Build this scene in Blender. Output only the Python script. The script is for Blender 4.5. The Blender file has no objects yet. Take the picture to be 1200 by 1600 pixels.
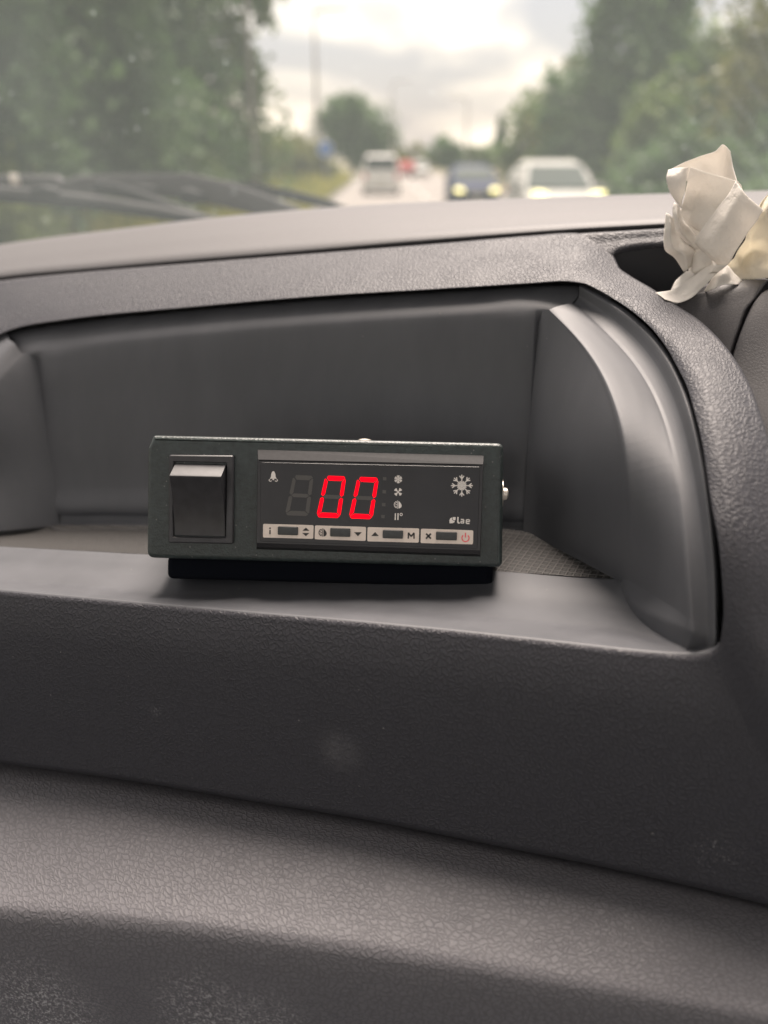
import bpy, math, random
import numpy as np
from mathutils import Vector, Matrix

random.seed(7)
RNG = np.random.default_rng(11)
SC = bpy.context.scene
COL = SC.collection

# ------------------------------------------------------------------ camera
PITCH = math.radians(23.1)
CAM = np.array((0.0, 0.0, 1.75))
FPX = 1300.0
cam_data = bpy.data.cameras.new("camera")
cam = bpy.data.objects.new("camera", cam_data)
COL.objects.link(cam)
cam.location = CAM
cam.rotation_euler = (math.pi / 2 - PITCH, 0, 0)
cam_data.sensor_fit = 'HORIZONTAL'
cam_data.sensor_width = 36
cam_data.lens = 36 * FPX / 1200
cam_data.clip_start = 0.01
cam_data.clip_end = 3000
cam_data.dof.use_dof = True
cam_data.dof.focus_distance = 0.284
cam_data.dof.aperture_fstop = 8.6
SC.camera = cam

# ------------------------------------------------------------------ world, sun, exposure
SUN_EL, SUN_AZ = math.radians(64), math.radians(8)      # ahead, a little left
world = bpy.data.worlds.new("World")
SC.world = world
world.use_nodes = True
wt = world.node_tree
wt.nodes.clear()
w_out = wt.nodes.new('ShaderNodeOutputWorld')
w_bg = wt.nodes.new('ShaderNodeBackground')
w_bg.inputs['Strength'].default_value = 0.05
sky = wt.nodes.new('ShaderNodeTexSky')
sky.sky_type = 'NISHITA'
sky.sun_disc = False
sky.sun_elevation = SUN_EL
sky.sun_rotation = SUN_AZ
sky.air_density = 1.2
sky.dust_density = 3.0
tc = wt.nodes.new('ShaderNodeTexCoord')
mp = wt.nodes.new('ShaderNodeMapping')
mp.inputs['Scale'].default_value = (1.0, 1.0, 2.6)
mp.inputs['Location'].default_value = (0.35, 0.2, 0.1)
wt.links.new(tc.outputs['Generated'], mp.inputs['Vector'])
n1 = wt.nodes.new('ShaderNodeTexNoise')
n1.inputs['Scale'].default_value = 4.2
n1.inputs['Detail'].default_value = 7
n1.inputs['Roughness'].default_value = 0.52
n1.inputs['Distortion'].default_value = 0.4
wt.links.new(mp.outputs['Vector'], n1.inputs['Vector'])
cr_ = wt.nodes.new('ShaderNodeValToRGB')
cr_.color_ramp.elements[0].position = 0.41
cr_.color_ramp.elements[0].color = (1.5, 1.38, 1.4, 1)
cr_.color_ramp.elements[1].position = 0.6
cr_.color_ramp.elements[1].color = (4.5, 3.95, 3.3, 1)
e = cr_.color_ramp.elements.new(0.5)
e.color = (2.45, 2.17, 1.93, 1)
wt.links.new(n1.outputs['Fac'], cr_.inputs['Fac'])
mixw = wt.nodes.new('ShaderNodeMix')
mixw.data_type = 'RGBA'
mixw.inputs['Factor'].default_value = 0.86
wt.links.new(sky.outputs['Color'], mixw.inputs['A'])
wt.links.new(cr_.outputs['Color'], mixw.inputs['B'])
wt.links.new(mixw.outputs['Result'], w_bg.inputs['Color'])
wt.links.new(w_bg.outputs['Background'], w_out.inputs['Surface'])

sun_d = bpy.data.lights.new("sun", 'SUN')
sun_d.energy = 1.5
sun_d.angle = math.radians(32)
sun_d.color = (1.0, 0.88, 0.79)
sun_o = bpy.data.objects.new("sun", sun_d)
COL.objects.link(sun_o)
to_sun = Vector((math.sin(SUN_AZ) * math.cos(SUN_EL), math.cos(SUN_AZ) * math.cos(SUN_EL), math.sin(SUN_EL)))
sun_o.rotation_euler = to_sun.to_track_quat('Z', 'Y').to_euler()
sun_o.location = (0, 0, 20)

SC.view_settings.view_transform = 'Standard'
SC.view_settings.look = 'None'
SC.view_settings.exposure = 2.9
SC.view_settings.gamma = 1.0
SC.render.engine = 'CYCLES'
SC.cycles.use_denoising = True
SC.cycles.max_bounces = 8
SC.cycles.transparent_max_bounces = 16
SC.cycles.sample_clamp_indirect = 6

# ------------------------------------------------------------------ helpers
CP, SP = math.cos(PITCH), math.sin(PITCH)


def ray(px, py):
    """Direction through a point of the 1200 x 1600 photograph (camera depth 1)."""
    dx, u = (px - 600) / FPX, (800 - py) / FPX
    return np.array((dx, CP + u * SP, -SP + u * CP))


def P(px, py, y0, k=0.3):
    """Real point (metres) on the sloping plane  Y = y0 - k X  (y0 in mm)."""
    d = ray(px, py)
    return CAM + d * (y0 / 1000.0) / (d[1] + k * d[0])


def toward(p, mm):
    v = CAM - p
    return p + v / np.linalg.norm(v) * mm / 1000.0


def pchip(t, y, x):
    """Monotone cubic through y (n, ...) at t, sampled at x."""
    t = np.asarray(t, float); y = np.asarray(y, float); x = np.asarray(x, float)
    n = len(t)
    sh = (n - 1,) + (1,) * (y.ndim - 1)
    h = np.diff(t).reshape(sh)
    dlt = np.diff(y, axis=0) / h
    m = np.zeros_like(y)
    if n == 2:
        m[:] = dlt[0]
    else:
        w1, w2 = 2 * h[1:] + h[:-1], h[1:] + 2 * h[:-1]
        a, b = dlt[:-1], dlt[1:]
        with np.errstate(divide='ignore', invalid='ignore'):
            mm = (w1 + w2) / (w1 / a + w2 / b)
        m[1:-1] = np.where(a * b > 0, np.nan_to_num(mm), 0)
        m[0], m[-1] = dlt[0], dlt[-1]
    i = np.clip(np.searchsorted(t, x, side='right') - 1, 0, n - 2)
    shx = (len(x),) + (1,) * (y.ndim - 1)
    hh = (t[i + 1] - t[i]).reshape(shx)
    s = ((x - t[i])).reshape(shx) / hh
    return ((2 * s**3 - 3 * s**2 + 1) * y[i] + (s**3 - 2 * s**2 + s) * hh * m[i]
            + (-2 * s**3 + 3 * s**2) * y[i + 1] + (s**3 - s**2) * hh * m[i + 1])


def sample_axis(rows, n):
    rows = np.asarray(rows, float)
    d = np.linalg.norm(np.diff(rows, axis=0), axis=2).mean(axis=1)
    d = np.maximum(d, 1e-6)
    t = np.concatenate([[0], np.cumsum(d)])
    # keep the control rows, add samples between them
    x = np.linspace(0, t[-1], n)
    x = np.unique(np.concatenate([x, t]))
    return pchip(t, rows, x)


def loft_grid(rows, nu, nv):
    """rows: list of equal-length lists of points; smooth surface as (verts, faces)."""
    a = sample_axis(rows, nv)
    a = np.transpose(a, (1, 0, 2))
    a = sample_axis(a, nu)
    a = np.transpose(a, (1, 0, 2))
    R, C, _ = a.shape
    idx = np.arange(R * C).reshape(R, C)
    f = np.stack([idx[:-1, :-1], idx[:-1, 1:], idx[1:, 1:], idx[1:, :-1]], -1).reshape(-1, 4)
    return a.reshape(-1, 3), f


def loft_uv(rows, nu, nv, across=False):
    """loft_grid with surface coordinates in metres, so that the grain keeps its size."""
    a = sample_axis(rows, nv)
    a = np.transpose(a, (1, 0, 2))
    a = sample_axis(a, nu)
    a = np.transpose(a, (1, 0, 2))
    R, C, _ = a.shape
    d0 = np.linalg.norm(np.diff(a, axis=0), axis=2).mean(axis=1)
    d1 = np.linalg.norm(np.diff(a, axis=1), axis=2)
    if not across:
        d1 = np.repeat(d1.mean(axis=0)[None, :], R, axis=0)
    U = np.repeat(np.concatenate([[0], np.cumsum(d0)])[:, None], C, axis=1)
    V = np.concatenate([np.zeros((R, 1)), np.cumsum(d1, axis=1)], axis=1)
    idx = np.arange(R * C).reshape(R, C)
    f = np.stack([idx[:-1, :-1], idx[:-1, 1:], idx[1:, 1:], idx[1:, :-1]], -1).reshape(-1, 4)
    return a.reshape(-1, 3), f, np.stack([U, V], -1).reshape(-1, 2)


def join_geo(*parts):
    vs, fs, o = [], [], 0
    for v, f in parts:
        v = np.asarray(v, float).reshape(-1, 3)
        vs.append(v)
        fs += [tuple(int(i) + o for i in q) for q in f]
        o += len(v)
    return np.concatenate(vs), fs


WM = {}


def empty(name, loc, label, cat, group=None, M=None):
    o = bpy.data.objects.new(name, None)
    COL.objects.link(o)
    m = Matrix.Translation(Vector(loc)) if M is None else M
    o.matrix_world = m
    o.empty_display_size = 0.02
    WM[o.name] = m.copy()
    o['label'] = label
    o['category'] = cat
    if group:
        o['group'] = group
    return o


def build(name, geo, mat, parent=None, space='world', smooth=True, angle=None, solid=0, bevel=0, subsurf=0, flip=False):
    """One mesh object; `space` says whether the vertices are world or parent coordinates."""
    v, f = geo[0], geo[1]
    v = np.asarray(v, float).reshape(-1, 3)
    M = Matrix.Identity(4)
    if parent is not None:
        M = WM[parent.name]
        if space == 'world':
            inv = np.array(M.inverted())
            v = v @ inv[:3, :3].T + inv[:3, 3]
    me = bpy.data.meshes.new(name)
    f = [tuple(int(i) for i in q) for q in f]
    if flip:
        f = [q[::-1] for q in f]
    me.from_pydata(v.tolist(), [], f)
    me.update()
    if len(geo) > 2:
        uv = me.uv_layers.new(name='surface')
        li = np.zeros(len(me.loops), dtype=np.int32)
        me.loops.foreach_get('vertex_index', li)
        uv.data.foreach_set('uv', np.asarray(geo[2])[li].ravel())
    if smooth:
        me.polygons.foreach_set('use_smooth', [True] * len(me.polygons))
        if angle is not None:
            try:
                me.set_sharp_from_angle(angle=math.radians(angle))
            except Exception:
                pass
    o = bpy.data.objects.new(name, me)
    COL.objects.link(o)
    if parent is not None:
        o.parent = parent
    WM[o.name] = M.copy()
    if mat is not None:
        me.materials.append(mat)
    if solid:
        s = o.modifiers.new('thickness', 'SOLIDIFY')
        s.thickness = solid
        s.offset = -1
    if bevel:
        b = o.modifiers.new('bevel', 'BEVEL')
        b.width = bevel
        b.segments = 3
        b.limit_method = 'ANGLE'
        b.angle_limit = math.radians(40)
    if subsurf:
        s = o.modifiers.new('sub', 'SUBSURF')
        s.levels = s.render_levels = subsurf
    return o


def tag(o, label=None, cat=None, group=None, kind=None):
    for k, x in (('label', label), ('category', cat), ('group', group), ('kind', kind)):
        if x:
            o[k] = x
    return o


def box_geo(lo, hi):
    (x0, y0, z0), (x1, y1, z1) = lo, hi
    v = [(x0, y0, z0), (x1, y0, z0), (x1, y1, z0), (x0, y1, z0), (x0, y0, z1), (x1, y0, z1), (x1, y1, z1), (x0, y1, z1)]
    f = [(0, 3, 2, 1), (4, 5, 6, 7), (0, 1, 5, 4), (1, 2, 6, 5), (2, 3, 7, 6), (3, 0, 4, 7)]
    return np.array(v, float), f


def rings_geo(rings, cap0=True, cap1=True):
    """Closed rings of equal point count, joined in order."""
    n = len(rings[0])
    v = np.concatenate([np.asarray(r, float) for r in rings])
    f = []
    for r in range(len(rings) - 1):
        for i in range(n):
            j = (i + 1) % n
            f.append((r * n + i, r * n + j, (r + 1) * n + j, (r + 1) * n + i))
    if cap0:
        f.append(tuple(range(n))[::-1])
    if cap1:
        f.append(tuple(range((len(rings) - 1) * n, len(rings) * n)))
    return v, f


def tube_geo(path, radii, seg=10, flat=1.0):
    path = [np.asarray(p, float) for p in path]
    rings = []
    for i, p in enumerate(path):
        a = path[max(i - 1, 0)]; b = path[min(i + 1, len(path) - 1)]
        d = (b - a) / (np.linalg.norm(b - a) + 1e-9)
        up = np.array((0, 0, 1.0)) if abs(d[2]) < 0.9 else np.array((0, 1.0, 0))
        s = np.cross(d, up); s /= np.linalg.norm(s)
        t = np.cross(s, d)
        r = radii[i] if hasattr(radii, '__len__') else radii
        rings.append([p + r * (math.cos(q) * s + flat * math.sin(q) * t)
                      for q in (2 * math.pi * k / seg for k in range(seg))])
    return rings_geo(rings)


# ------------------------------------------------------------------ materials
def new_mat(name):
    m = bpy.data.materials.new(name)
    m.use_nodes = True
    nt = m.node_tree
    b = nt.nodes['Principled BSDF']
    return m, nt, b


def simple(name, col, rough=0.5, metal=0.0, emit=None, estr=1.0, var=0.0, vscale=40.0, spec=0.5, dust=0.0, bump=0.0, bscale=2000.0, bdist=0.0002):
    m, nt, b = new_mat(name)
    b.inputs['Base Color'].default_value = (*col, 1)
    b.inputs['Roughness'].default_value = rough
    b.inputs['Metallic'].default_value = metal
    b.inputs['Specular IOR Level'].default_value = spec
    if emit:
        b.inputs['Emission Color'].default_value = (*emit, 1)
        b.inputs['Emission Strength'].default_value = estr
    t = nt.nodes.new('ShaderNodeTexCoord')
    if var:
        n = nt.nodes.new('ShaderNodeTexNoise')
        n.inputs['Scale'].default_value = vscale
        n.inputs['Detail'].default_value = 5
        nt.links.new(t.outputs['Object'], n.inputs['Vector'])
        mr = nt.nodes.new('ShaderNodeMapRange')
        mr.inputs['From Min'].default_value = 0.3
        mr.inputs['From Max'].default_value = 0.7
        mr.inputs['To Min'].default_value = 1 - var
        mr.inputs['To Max'].default_value = 1 + var
        nt.links.new(n.outputs['Fac'], mr.inputs['Value'])
        mx = nt.nodes.new('ShaderNodeVectorMath')
        mx.operation = 'SCALE'
        mx.inputs[0].default_value = col
        nt.links.new(mr.outputs['Result'], mx.inputs['Scale'])
        sock = mx.outputs['Vector']
        if dust:
            sock = specks(nt, sock, 420.0, dust)
        nt.links.new(sock, b.inputs['Base Color'])
    if bump:
        n2 = nt.nodes.new('ShaderNodeTexNoise')
        n2.inputs['Scale'].default_value = bscale
        n2.inputs['Detail'].default_value = 3
        nt.links.new(t.outputs['Object'], n2.inputs['Vector'])
        bp = nt.nodes.new('ShaderNodeBump')
        bp.inputs['Strength'].default_value = bump
        bp.inputs['Distance'].default_value = bdist
        nt.links.new(n2.outputs['Fac'], bp.inputs['Height'])
        nt.links.new(bp.outputs['Normal'], b.inputs['Normal'])
    return m


def specks(nt, socket, scale, share, col=(0.3, 0.29, 0.28), amount=0.45):
    """Scatter tiny dust specks over a colour socket; returns the new colour socket."""
    t = nt.nodes.new('ShaderNodeTexCoord')
    v = nt.nodes.new('ShaderNodeTexVoronoi')
    v.inputs['Scale'].default_value = scale
    nt.links.new(t.outputs['Object'], v.inputs['Vector'])
    m = nt.nodes.new('ShaderNodeMapRange')
    m.inputs['From Min'].default_value = 0.13
    m.inputs['From Max'].default_value = 0.06
    m.inputs['To Max'].default_value = amount
    nt.links.new(v.outputs['Distance'], m.inputs['Value'])
    sp = nt.nodes.new('ShaderNodeSeparateColor')
    nt.links.new(v.outputs['Color'], sp.inputs['Color'])
    g = nt.nodes.new('ShaderNodeMath')
    g.operation = 'GREATER_THAN'
    g.inputs[1].default_value = 1 - share
    nt.links.new(sp.outputs['Blue'], g.inputs[0])
    k = nt.nodes.new('ShaderNodeMath')
    k.operation = 'MULTIPLY'
    nt.links.new(m.outputs['Result'], k.inputs[0])
    nt.links.new(g.outputs['Value'], k.inputs[1])
    mx = nt.nodes.new('ShaderNodeMix')
    mx.data_type = 'RGBA'
    mx.inputs['B'].default_value = (*col, 1)
    nt.links.new(socket, mx.inputs['A'])
    nt.links.new(k.outputs['Value'], mx.inputs['Factor'])
    return mx.outputs['Result']


def N(nt, kind, **kw):
    n = nt.nodes.new(kind)
    for k, x in kw.items():
        if k in n.inputs:
            n.inputs[k].default_value = x
        else:
            setattr(n, k, x)
    return n


def leather(name, col, rough=0.5, scale=430.0, strength=0.6, dist=0.00035, scuffs=(), spec=0.5, dust=0.5, stretch=(1.0, 0.8, 1.0)):
    """Moulded leather-grain plastic: domed cells between narrow creases, dust specks, scuffs."""
    m, nt, b = new_mat(name)
    L = nt.links.new
    t = N(nt, 'ShaderNodeTexCoord')
    wn = N(nt, 'ShaderNodeTexNoise', noise_dimensions='2D', Scale=scale * 0.7, Detail=2.0)
    L(t.outputs['UV'], wn.inputs['Vector'])
    sub = N(nt, 'ShaderNodeVectorMath', operation='SUBTRACT')
    sub.inputs[1].default_value = (0.5, 0.5, 0.5)
    L(wn.outputs['Color'], sub.inputs[0])
    sc = N(nt, 'ShaderNodeVectorMath', operation='SCALE', Scale=1.6 / scale)
    L(sub.outputs['Vector'], sc.inputs[0])
    ad = N(nt, 'ShaderNodeVectorMath', operation='ADD')
    L(t.outputs['UV'], ad.inputs[0]); L(sc.outputs['Vector'], ad.inputs[1])
    vo = N(nt, 'ShaderNodeTexVoronoi', feature='DISTANCE_TO_EDGE', voronoi_dimensions='2D', Scale=scale, Randomness=1.0)
    lmap = N(nt, 'ShaderNodeMapping')
    lmap.inputs['Scale'].default_value = stretch
    L(ad.outputs['Vector'], lmap.inputs['Vector']); L(lmap.outputs['Vector'], vo.inputs['Vector'])
    mr = N(nt, 'ShaderNodeMapRange', interpolation_type='SMOOTHSTEP')
    mr.inputs['From Max'].default_value = 0.3
    L(vo.outputs['Distance'], mr.inputs['Value'])
    fn = N(nt, 'ShaderNodeTexNoise', Scale=scale * 2.1, Detail=4.0, Roughness=0.6)
    L(t.outputs['Object'], fn.inputs['Vector'])
    ma = N(nt, 'ShaderNodeMath', operation='MULTIPLY_ADD')
    ma.inputs[1].default_value = 0.3
    L(fn.outputs['Fac'], ma.inputs[0]); L(mr.outputs['Result'], ma.inputs[2])
    ln = N(nt, 'ShaderNodeTexNoise', Scale=scale * 0.12, Detail=2.0)
    L(t.outputs['Object'], ln.inputs['Vector'])
    st = N(nt, 'ShaderNodeMapRange')
    st.inputs['From Min'].default_value = 0.3; st.inputs['From Max'].default_value = 0.7
    st.inputs['To Min'].default_value = strength * 0.6; st.inputs['To Max'].default_value = strength
    L(ln.outputs['Fac'], st.inputs['Value'])
    bp = N(nt, 'ShaderNodeBump', Distance=dist)
    L(st.outputs['Result'], bp.inputs['Strength'])
    L(ma.outputs['Value'], bp.inputs['Height'])
    L(bp.outputs['Normal'], b.inputs['Normal'])
    # colour: darker creases, dust specks, scuffs
    base = N(nt, 'ShaderNodeMix', data_type='RGBA')
    base.inputs['A'].default_value = (*[c * 0.76 for c in col], 1)
    base.inputs['B'].default_value = (*col, 1)
    L(mr.outputs['Result'], base.inputs['Factor'])
    cur = base.outputs['Result']
    sv = N(nt, 'ShaderNodeTexVoronoi', Scale=150.0)
    L(t.outputs['Object'], sv.inputs['Vector'])
    sm = N(nt, 'ShaderNodeMapRange')
    sm.inputs['From Min'].default_value = 0.055; sm.inputs['From Max'].default_value = 0.03
    L(sv.outputs['Distance'], sm.inputs['Value'])
    gate = N(nt, 'ShaderNodeMath', operation='GREATER_THAN')
    gate.inputs[1].default_value = 0.72
    sep = N(nt, 'ShaderNodeSeparateColor')
    L(sv.outputs['Color'], sep.inputs['Color']); L(sep.outputs['Red'], gate.inputs[0])
    mg = N(nt, 'ShaderNodeMath', operation='MULTIPLY')
    L(sm.outputs['Result'], mg.inputs[0]); L(gate.outputs['Value'], mg.inputs[1])
    mg2 = N(nt, 'ShaderNodeMath', operation='MULTIPLY')
    mg2.inputs[1].default_value = dust
    L(mg.outputs['Value'], mg2.inputs[0])
    dm = N(nt, 'ShaderNodeMix', data_type='RGBA')
    dm.inputs['B'].default_value = (0.3, 0.29, 0.28, 1)
    L(cur, dm.inputs['A']); L(mg2.outputs['Value'], dm.inputs['Factor'])
    cur = dm.outputs['Result']
    for (centre, rad, amount, fine_scale, lo_, hi_) in scuffs:
        dv = N(nt, 'ShaderNodeVectorMath', operation='DISTANCE')
        dv.inputs[1].default_value = tuple(centre - DASH_AT)
        L(t.outputs['Object'], dv.inputs[0])
        r1 = N(nt, 'ShaderNodeMapRange', interpolation_type='SMOOTHSTEP')
        r1.inputs['From Min'].default_value = rad; r1.inputs['From Max'].default_value = rad * 0.15
        r1.inputs['To Max'].default_value = amount
        L(dv.outputs['Value'], r1.inputs['Value'])
        s2 = N(nt, 'ShaderNodeTexNoise', Scale=fine_scale, Detail=5.0, Roughness=0.7)
        L(t.outputs['Object'], s2.inputs['Vector'])
        r2 = N(nt, 'ShaderNodeMapRange')
        r2.inputs['From Min'].default_value = lo_; r2.inputs['From Max'].default_value = hi_
        L(s2.outputs['Fac'], r2.inputs['Value'])
        mm = N(nt, 'ShaderNodeMath', operation='MULTIPLY')
        L(r1.outputs['Result'], mm.inputs[0]); L(r2.outputs['Result'], mm.inputs[1])
        d2 = N(nt, 'ShaderNodeMix', data_type='RGBA')
        d2.inputs['B'].default_value = (0.42, 0.415, 0.42, 1)
        L(cur, d2.inputs['A']); L(mm.outputs['Value'], d2.inputs['Factor'])
        cur = d2.outputs['Result']
    L(cur, b.inputs['Base Color'])
    b.inputs['Roughness'].default_value = rough
    b.inputs['Specular IOR Level'].default_value = spec
    return m


def hard_plastic(name, col, rough=0.42, spec=0.5, fine=0.12):
    """Satin moulded plastic with a film of dust and faint wiping streaks."""
    m, nt, b = new_mat(name)
    L = nt.links.new
    t = N(nt, 'ShaderNodeTexCoord')
    n = N(nt, 'ShaderNodeTexNoise', Scale=60.0, Detail=6.0, Roughness=0.62)
    mpn = N(nt, 'ShaderNodeMapping')
    mpn.inputs['Scale'].default_value = (1, 1, 0.25)
    L(t.outputs['Object'], mpn.inputs['Vector']); L(mpn.outputs['Vector'], n.inputs['Vector'])
    r = N(nt, 'ShaderNodeMapRange')
    r.inputs['From Min'].default_value = 0.35; r.inputs['From Max'].default_value = 0.7
    r.inputs['To Max'].default_value = 0.3
    L(n.outputs['Fac'], r.inputs['Value'])
    mx = N(nt, 'ShaderNodeMix', data_type='RGBA')
    mx.inputs['A'].default_value = (*col, 1)
    mx.inputs['B'].default_value = (*[min(1, c * 1.6 + 0.012) for c in col], 1)
    L(r.outputs['Result'], mx.inputs['Factor'])
    sv = N(nt, 'ShaderNodeTexVoronoi', Scale=190.0)
    L(t.outputs['Object'], sv.inputs['Vector'])
    sm = N(nt, 'ShaderNodeMapRange')
    sm.inputs['From Min'].default_value = 0.05; sm.inputs['From Max'].default_value = 0.025
    L(sv.outputs['Distance'], sm.inputs['Value'])
    sep = N(nt, 'ShaderNodeSeparateColor')
    L(sv.outputs['Color'], sep.inputs['Color'])
    gate = N(nt, 'ShaderNodeMath', operation='GREATER_THAN')
    gate.inputs[1].default_value = 0.7
    L(sep.outputs['Green'], gate.inputs[0])
    mg = N(nt, 'ShaderNodeMath', operation='MULTIPLY')
    L(sm.outputs['Result'], mg.inputs[0]); L(gate.outputs['Value'], mg.inputs[1])
    mg2 = N(nt, 'ShaderNodeMath', operation='MULTIPLY')
    mg2.inputs[1].default_value = 0.45
    L(mg.outputs['Value'], mg2.inputs[0])
    dm = N(nt, 'ShaderNodeMix', data_type='RGBA')
    dm.inputs['B'].default_value = (0.33, 0.32, 0.3, 1)
    L(mx.outputs['Result'], dm.inputs['A']); L(mg2.outputs['Value'], dm.inputs['Factor'])
    L(dm.outputs['Result'], b.inputs['Base Color'])
    rr = N(nt, 'ShaderNodeMapRange')
    rr.inputs['To Min'].default_value = rough - 0.06; rr.inputs['To Max'].default_value = rough + 0.12
    L(n.outputs['Fac'], rr.inputs['Value']); L(rr.outputs['Result'], b.inputs['Roughness'])
    b.inputs['Specular IOR Level'].default_value = spec
    fn = N(nt, 'ShaderNodeTexNoise', Scale=3200.0, Detail=2.0)
    L(t.outputs['Object'], fn.inputs['Vector'])
    bp = N(nt, 'ShaderNodeBump', Strength=fine, Distance=0.00012)
    L(fn.outputs['Fac'], bp.inputs['Height']); L(bp.outputs['Normal'], b.inputs['Normal'])
    return m


def net_mat(name, col):
    """Rubber mat with a fine diamond net pressed into it."""
    m, nt, b = new_mat(name)
    L = nt.links.new
    t = N(nt, 'ShaderNodeTexCoord')
    sep = N(nt, 'ShaderNodeSeparateXYZ')
    mpn = N(nt, 'ShaderNodeMapping')
    mpn.inputs['Rotation'].default_value = (0, 0, math.radians(28))
    L(t.outputs['Object'], mpn.inputs['Vector']); L(mpn.outputs['Vector'], sep.inputs['Vector'])
    hs = []
    for ax in ('X', 'Y'):
        a = N(nt, 'ShaderNodeMath', operation='MULTIPLY')
        a.inputs[1].default_value = 2 * math.pi / 0.0026
        L(sep.outputs[ax], a.inputs[0])
        s = N(nt, 'ShaderNodeMath', operation='SINE')
        L(a.outputs['Value'], s.inputs[0])
        hs.append(s)
    mxn = N(nt, 'ShaderNodeMath', operation='MAXIMUM')
    L(hs[0].outputs['Value'], mxn.inputs[0]); L(hs[1].outputs['Value'], mxn.inputs[1])
    r = N(nt, 'ShaderNodeMapRange', interpolation_type='SMOOTHSTEP')
    r.inputs['From Min'].default_value = 0.3; r.inputs['From Max'].default_value = 0.9
    L(mxn.outputs['Value'], r.inputs['Value'])
    bp = N(nt, 'ShaderNodeBump', Strength=0.9, Distance=0.0006)
    L(r.outputs['Result'], bp.inputs['Height']); L(bp.outputs['Normal'], b.inputs['Normal'])
    mx = N(nt, 'ShaderNodeMix', data_type='RGBA')
    mx.inputs['A'].default_value = (*[c * 0.25 for c in col], 1)
    mx.inputs['B'].default_value = (*col, 1)
    L(r.outputs['Result'], mx.inputs['Factor']); L(mx.outputs['Result'], b.inputs['Base Color'])
    b.inputs['Roughness'].default_value = 0.55
    return m


def leaf_mat(name, c0, c1):
    m, nt, b = new_mat(name)
    L = nt.links.new
    t = N(nt, 'ShaderNodeTexCoord')
    n = N(nt, 'ShaderNodeTexNoise', Scale=0.9, Detail=4.0)
    L(t.outputs['Object'], n.inputs['Vector'])
    r = N(nt, 'ShaderNodeMapRange')
    r.inputs['From Min'].default_value = 0.35; r.inputs['From Max'].default_value = 0.65
    L(n.outputs['Fac'], r.inputs['Value'])
    mx = N(nt, 'ShaderNodeMix', data_type='RGBA')
    mx.inputs['A'].default_value = (*c0, 1); mx.inputs['B'].default_value = (*c1, 1)
    L(r.outputs['Result'], mx.inputs['Factor'])
    L(mx.outputs['Result'], b.inputs['Base Color'])
    b.inputs['Roughness'].default_value = 0.55
    tr = N(nt, 'ShaderNodeBsdfTranslucent')
    L(mx.outputs['Result'], tr.inputs['Color'])
    ms = N(nt, 'ShaderNodeMixShader')
    ms.inputs['Fac'].default_value = 0.35
    out = nt.nodes['Material Output']
    L(b.outputs['BSDF'], ms.inputs[1]); L(tr.outputs['BSDF'], ms.inputs[2]); L(ms.outputs['Shader'], out.inputs['Surface'])
    return m


DASH_AT = P(600, 1300, 240) - np.array((0, 0, 0.35))
SCUFF_PAD = [(P(90, 1545, 166), 0.034, 1.0, 1000.0, 0.5, 0.62), (P(330, 1560, 168), 0.026, 0.8, 900.0, 0.51, 0.63), (P(420, 1590, 166), 0.02, 0.7, 1200.0, 0.52, 0.64), (P(960, 1470, 195), 0.02, 0.3, 1200.0, 0.55, 0.66)]
SCUFF_FACE = [(P(535, 1165, 216), 0.011, 0.16, 500.0, 0.3, 0.7), (P(1120, 1325, 214), 0.012, 0.5, 1500.0, 0.58, 0.66), (P(250, 1105, 216), 0.004, 0.6, 1500.0, 0.5, 0.6)]
MAT = {}
MAT['pad'] = leather('dash_pad_grain', (0.09, 0.088, 0.092), rough=0.58, scale=900, strength=0.15, dist=0.0002, dust=0.2)
MAT['skin'] = leather('dash_skin_grain', (0.044, 0.0445, 0.053), rough=0.52, scale=640, strength=0.5, dist=0.00034, scuffs=SCUFF_FACE, spec=0.36)
MAT['lower'] = leather('lower_pad_grain', (0.122, 0.119, 0.129), rough=0.54, scale=580, strength=0.45, dist=0.00034, spec=0.42, scuffs=SCUFF_PAD)
MAT['tray'] = hard_plastic('tray_plastic', (0.069, 0.072, 0.08), rough=0.52, fine=0.4, spec=0.42)
MAT['net'] = net_mat('tray_net', (0.055, 0.053, 0.051))
MAT['cowl'] = leather('cowl_grain', (0.055, 0.053, 0.057), rough=0.5, scale=900, strength=0.13, dist=0.0002, dust=0.5)
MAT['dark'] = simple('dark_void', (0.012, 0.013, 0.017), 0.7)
MAT['powder'] = simple('powder_coat', (0.026, 0.036, 0.036), 0.4, var=0.3, vscale=500, dust=0.16, bump=0.6, bscale=1300, bdist=0.0003)
MAT['switch'] = simple('switch_plastic', (0.03, 0.03, 0.034), 0.42, var=0.2, vscale=300, dust=0.05, bump=0.1, bscale=3000)
MAT['overlay'] = simple('overlay_film', (0.02, 0.02, 0.022), 0.28, var=0.2, vscale=90, dust=0.07, spec=0.4, bump=0.08, bscale=4000)
MAT['bezel'] = simple('bezel_plastic', (0.016, 0.016, 0.018), 0.35, var=0.1, vscale=300)
MAT['strip'] = simple('bezel_top_plastic', (0.03, 0.03, 0.032), 0.6, spec=0.15, var=0.12, vscale=900, bump=0.1, bscale=3000)
MAT['plate'] = simple('key_label_print', (0.74, 0.65, 0.58), 0.5, var=0.06, vscale=500)
MAT['icon'] = simple('icon_print', (0.78, 0.74, 0.7), 0.5)
MAT['key'] = simple('key_rubber', (0.03, 0.034, 0.035), 0.38, var=0.2, vscale=700)
MAT['ink'] = simple('black_ink', (0.02, 0.018, 0.018), 0.5)
MAT['red_ink'] = simple('red_ink', (0.8, 0.12, 0.14), 0.5)
MAT['seg_on'] = simple('lit_segment', (0.04, 0.0, 0.002), 0.6, emit=(1.0, 0.0, 0.008), estr=0.26, spec=0.1)
MAT['seg_off'] = simple('unlit_segment', (0.075, 0.072, 0.068), 0.45)
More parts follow.
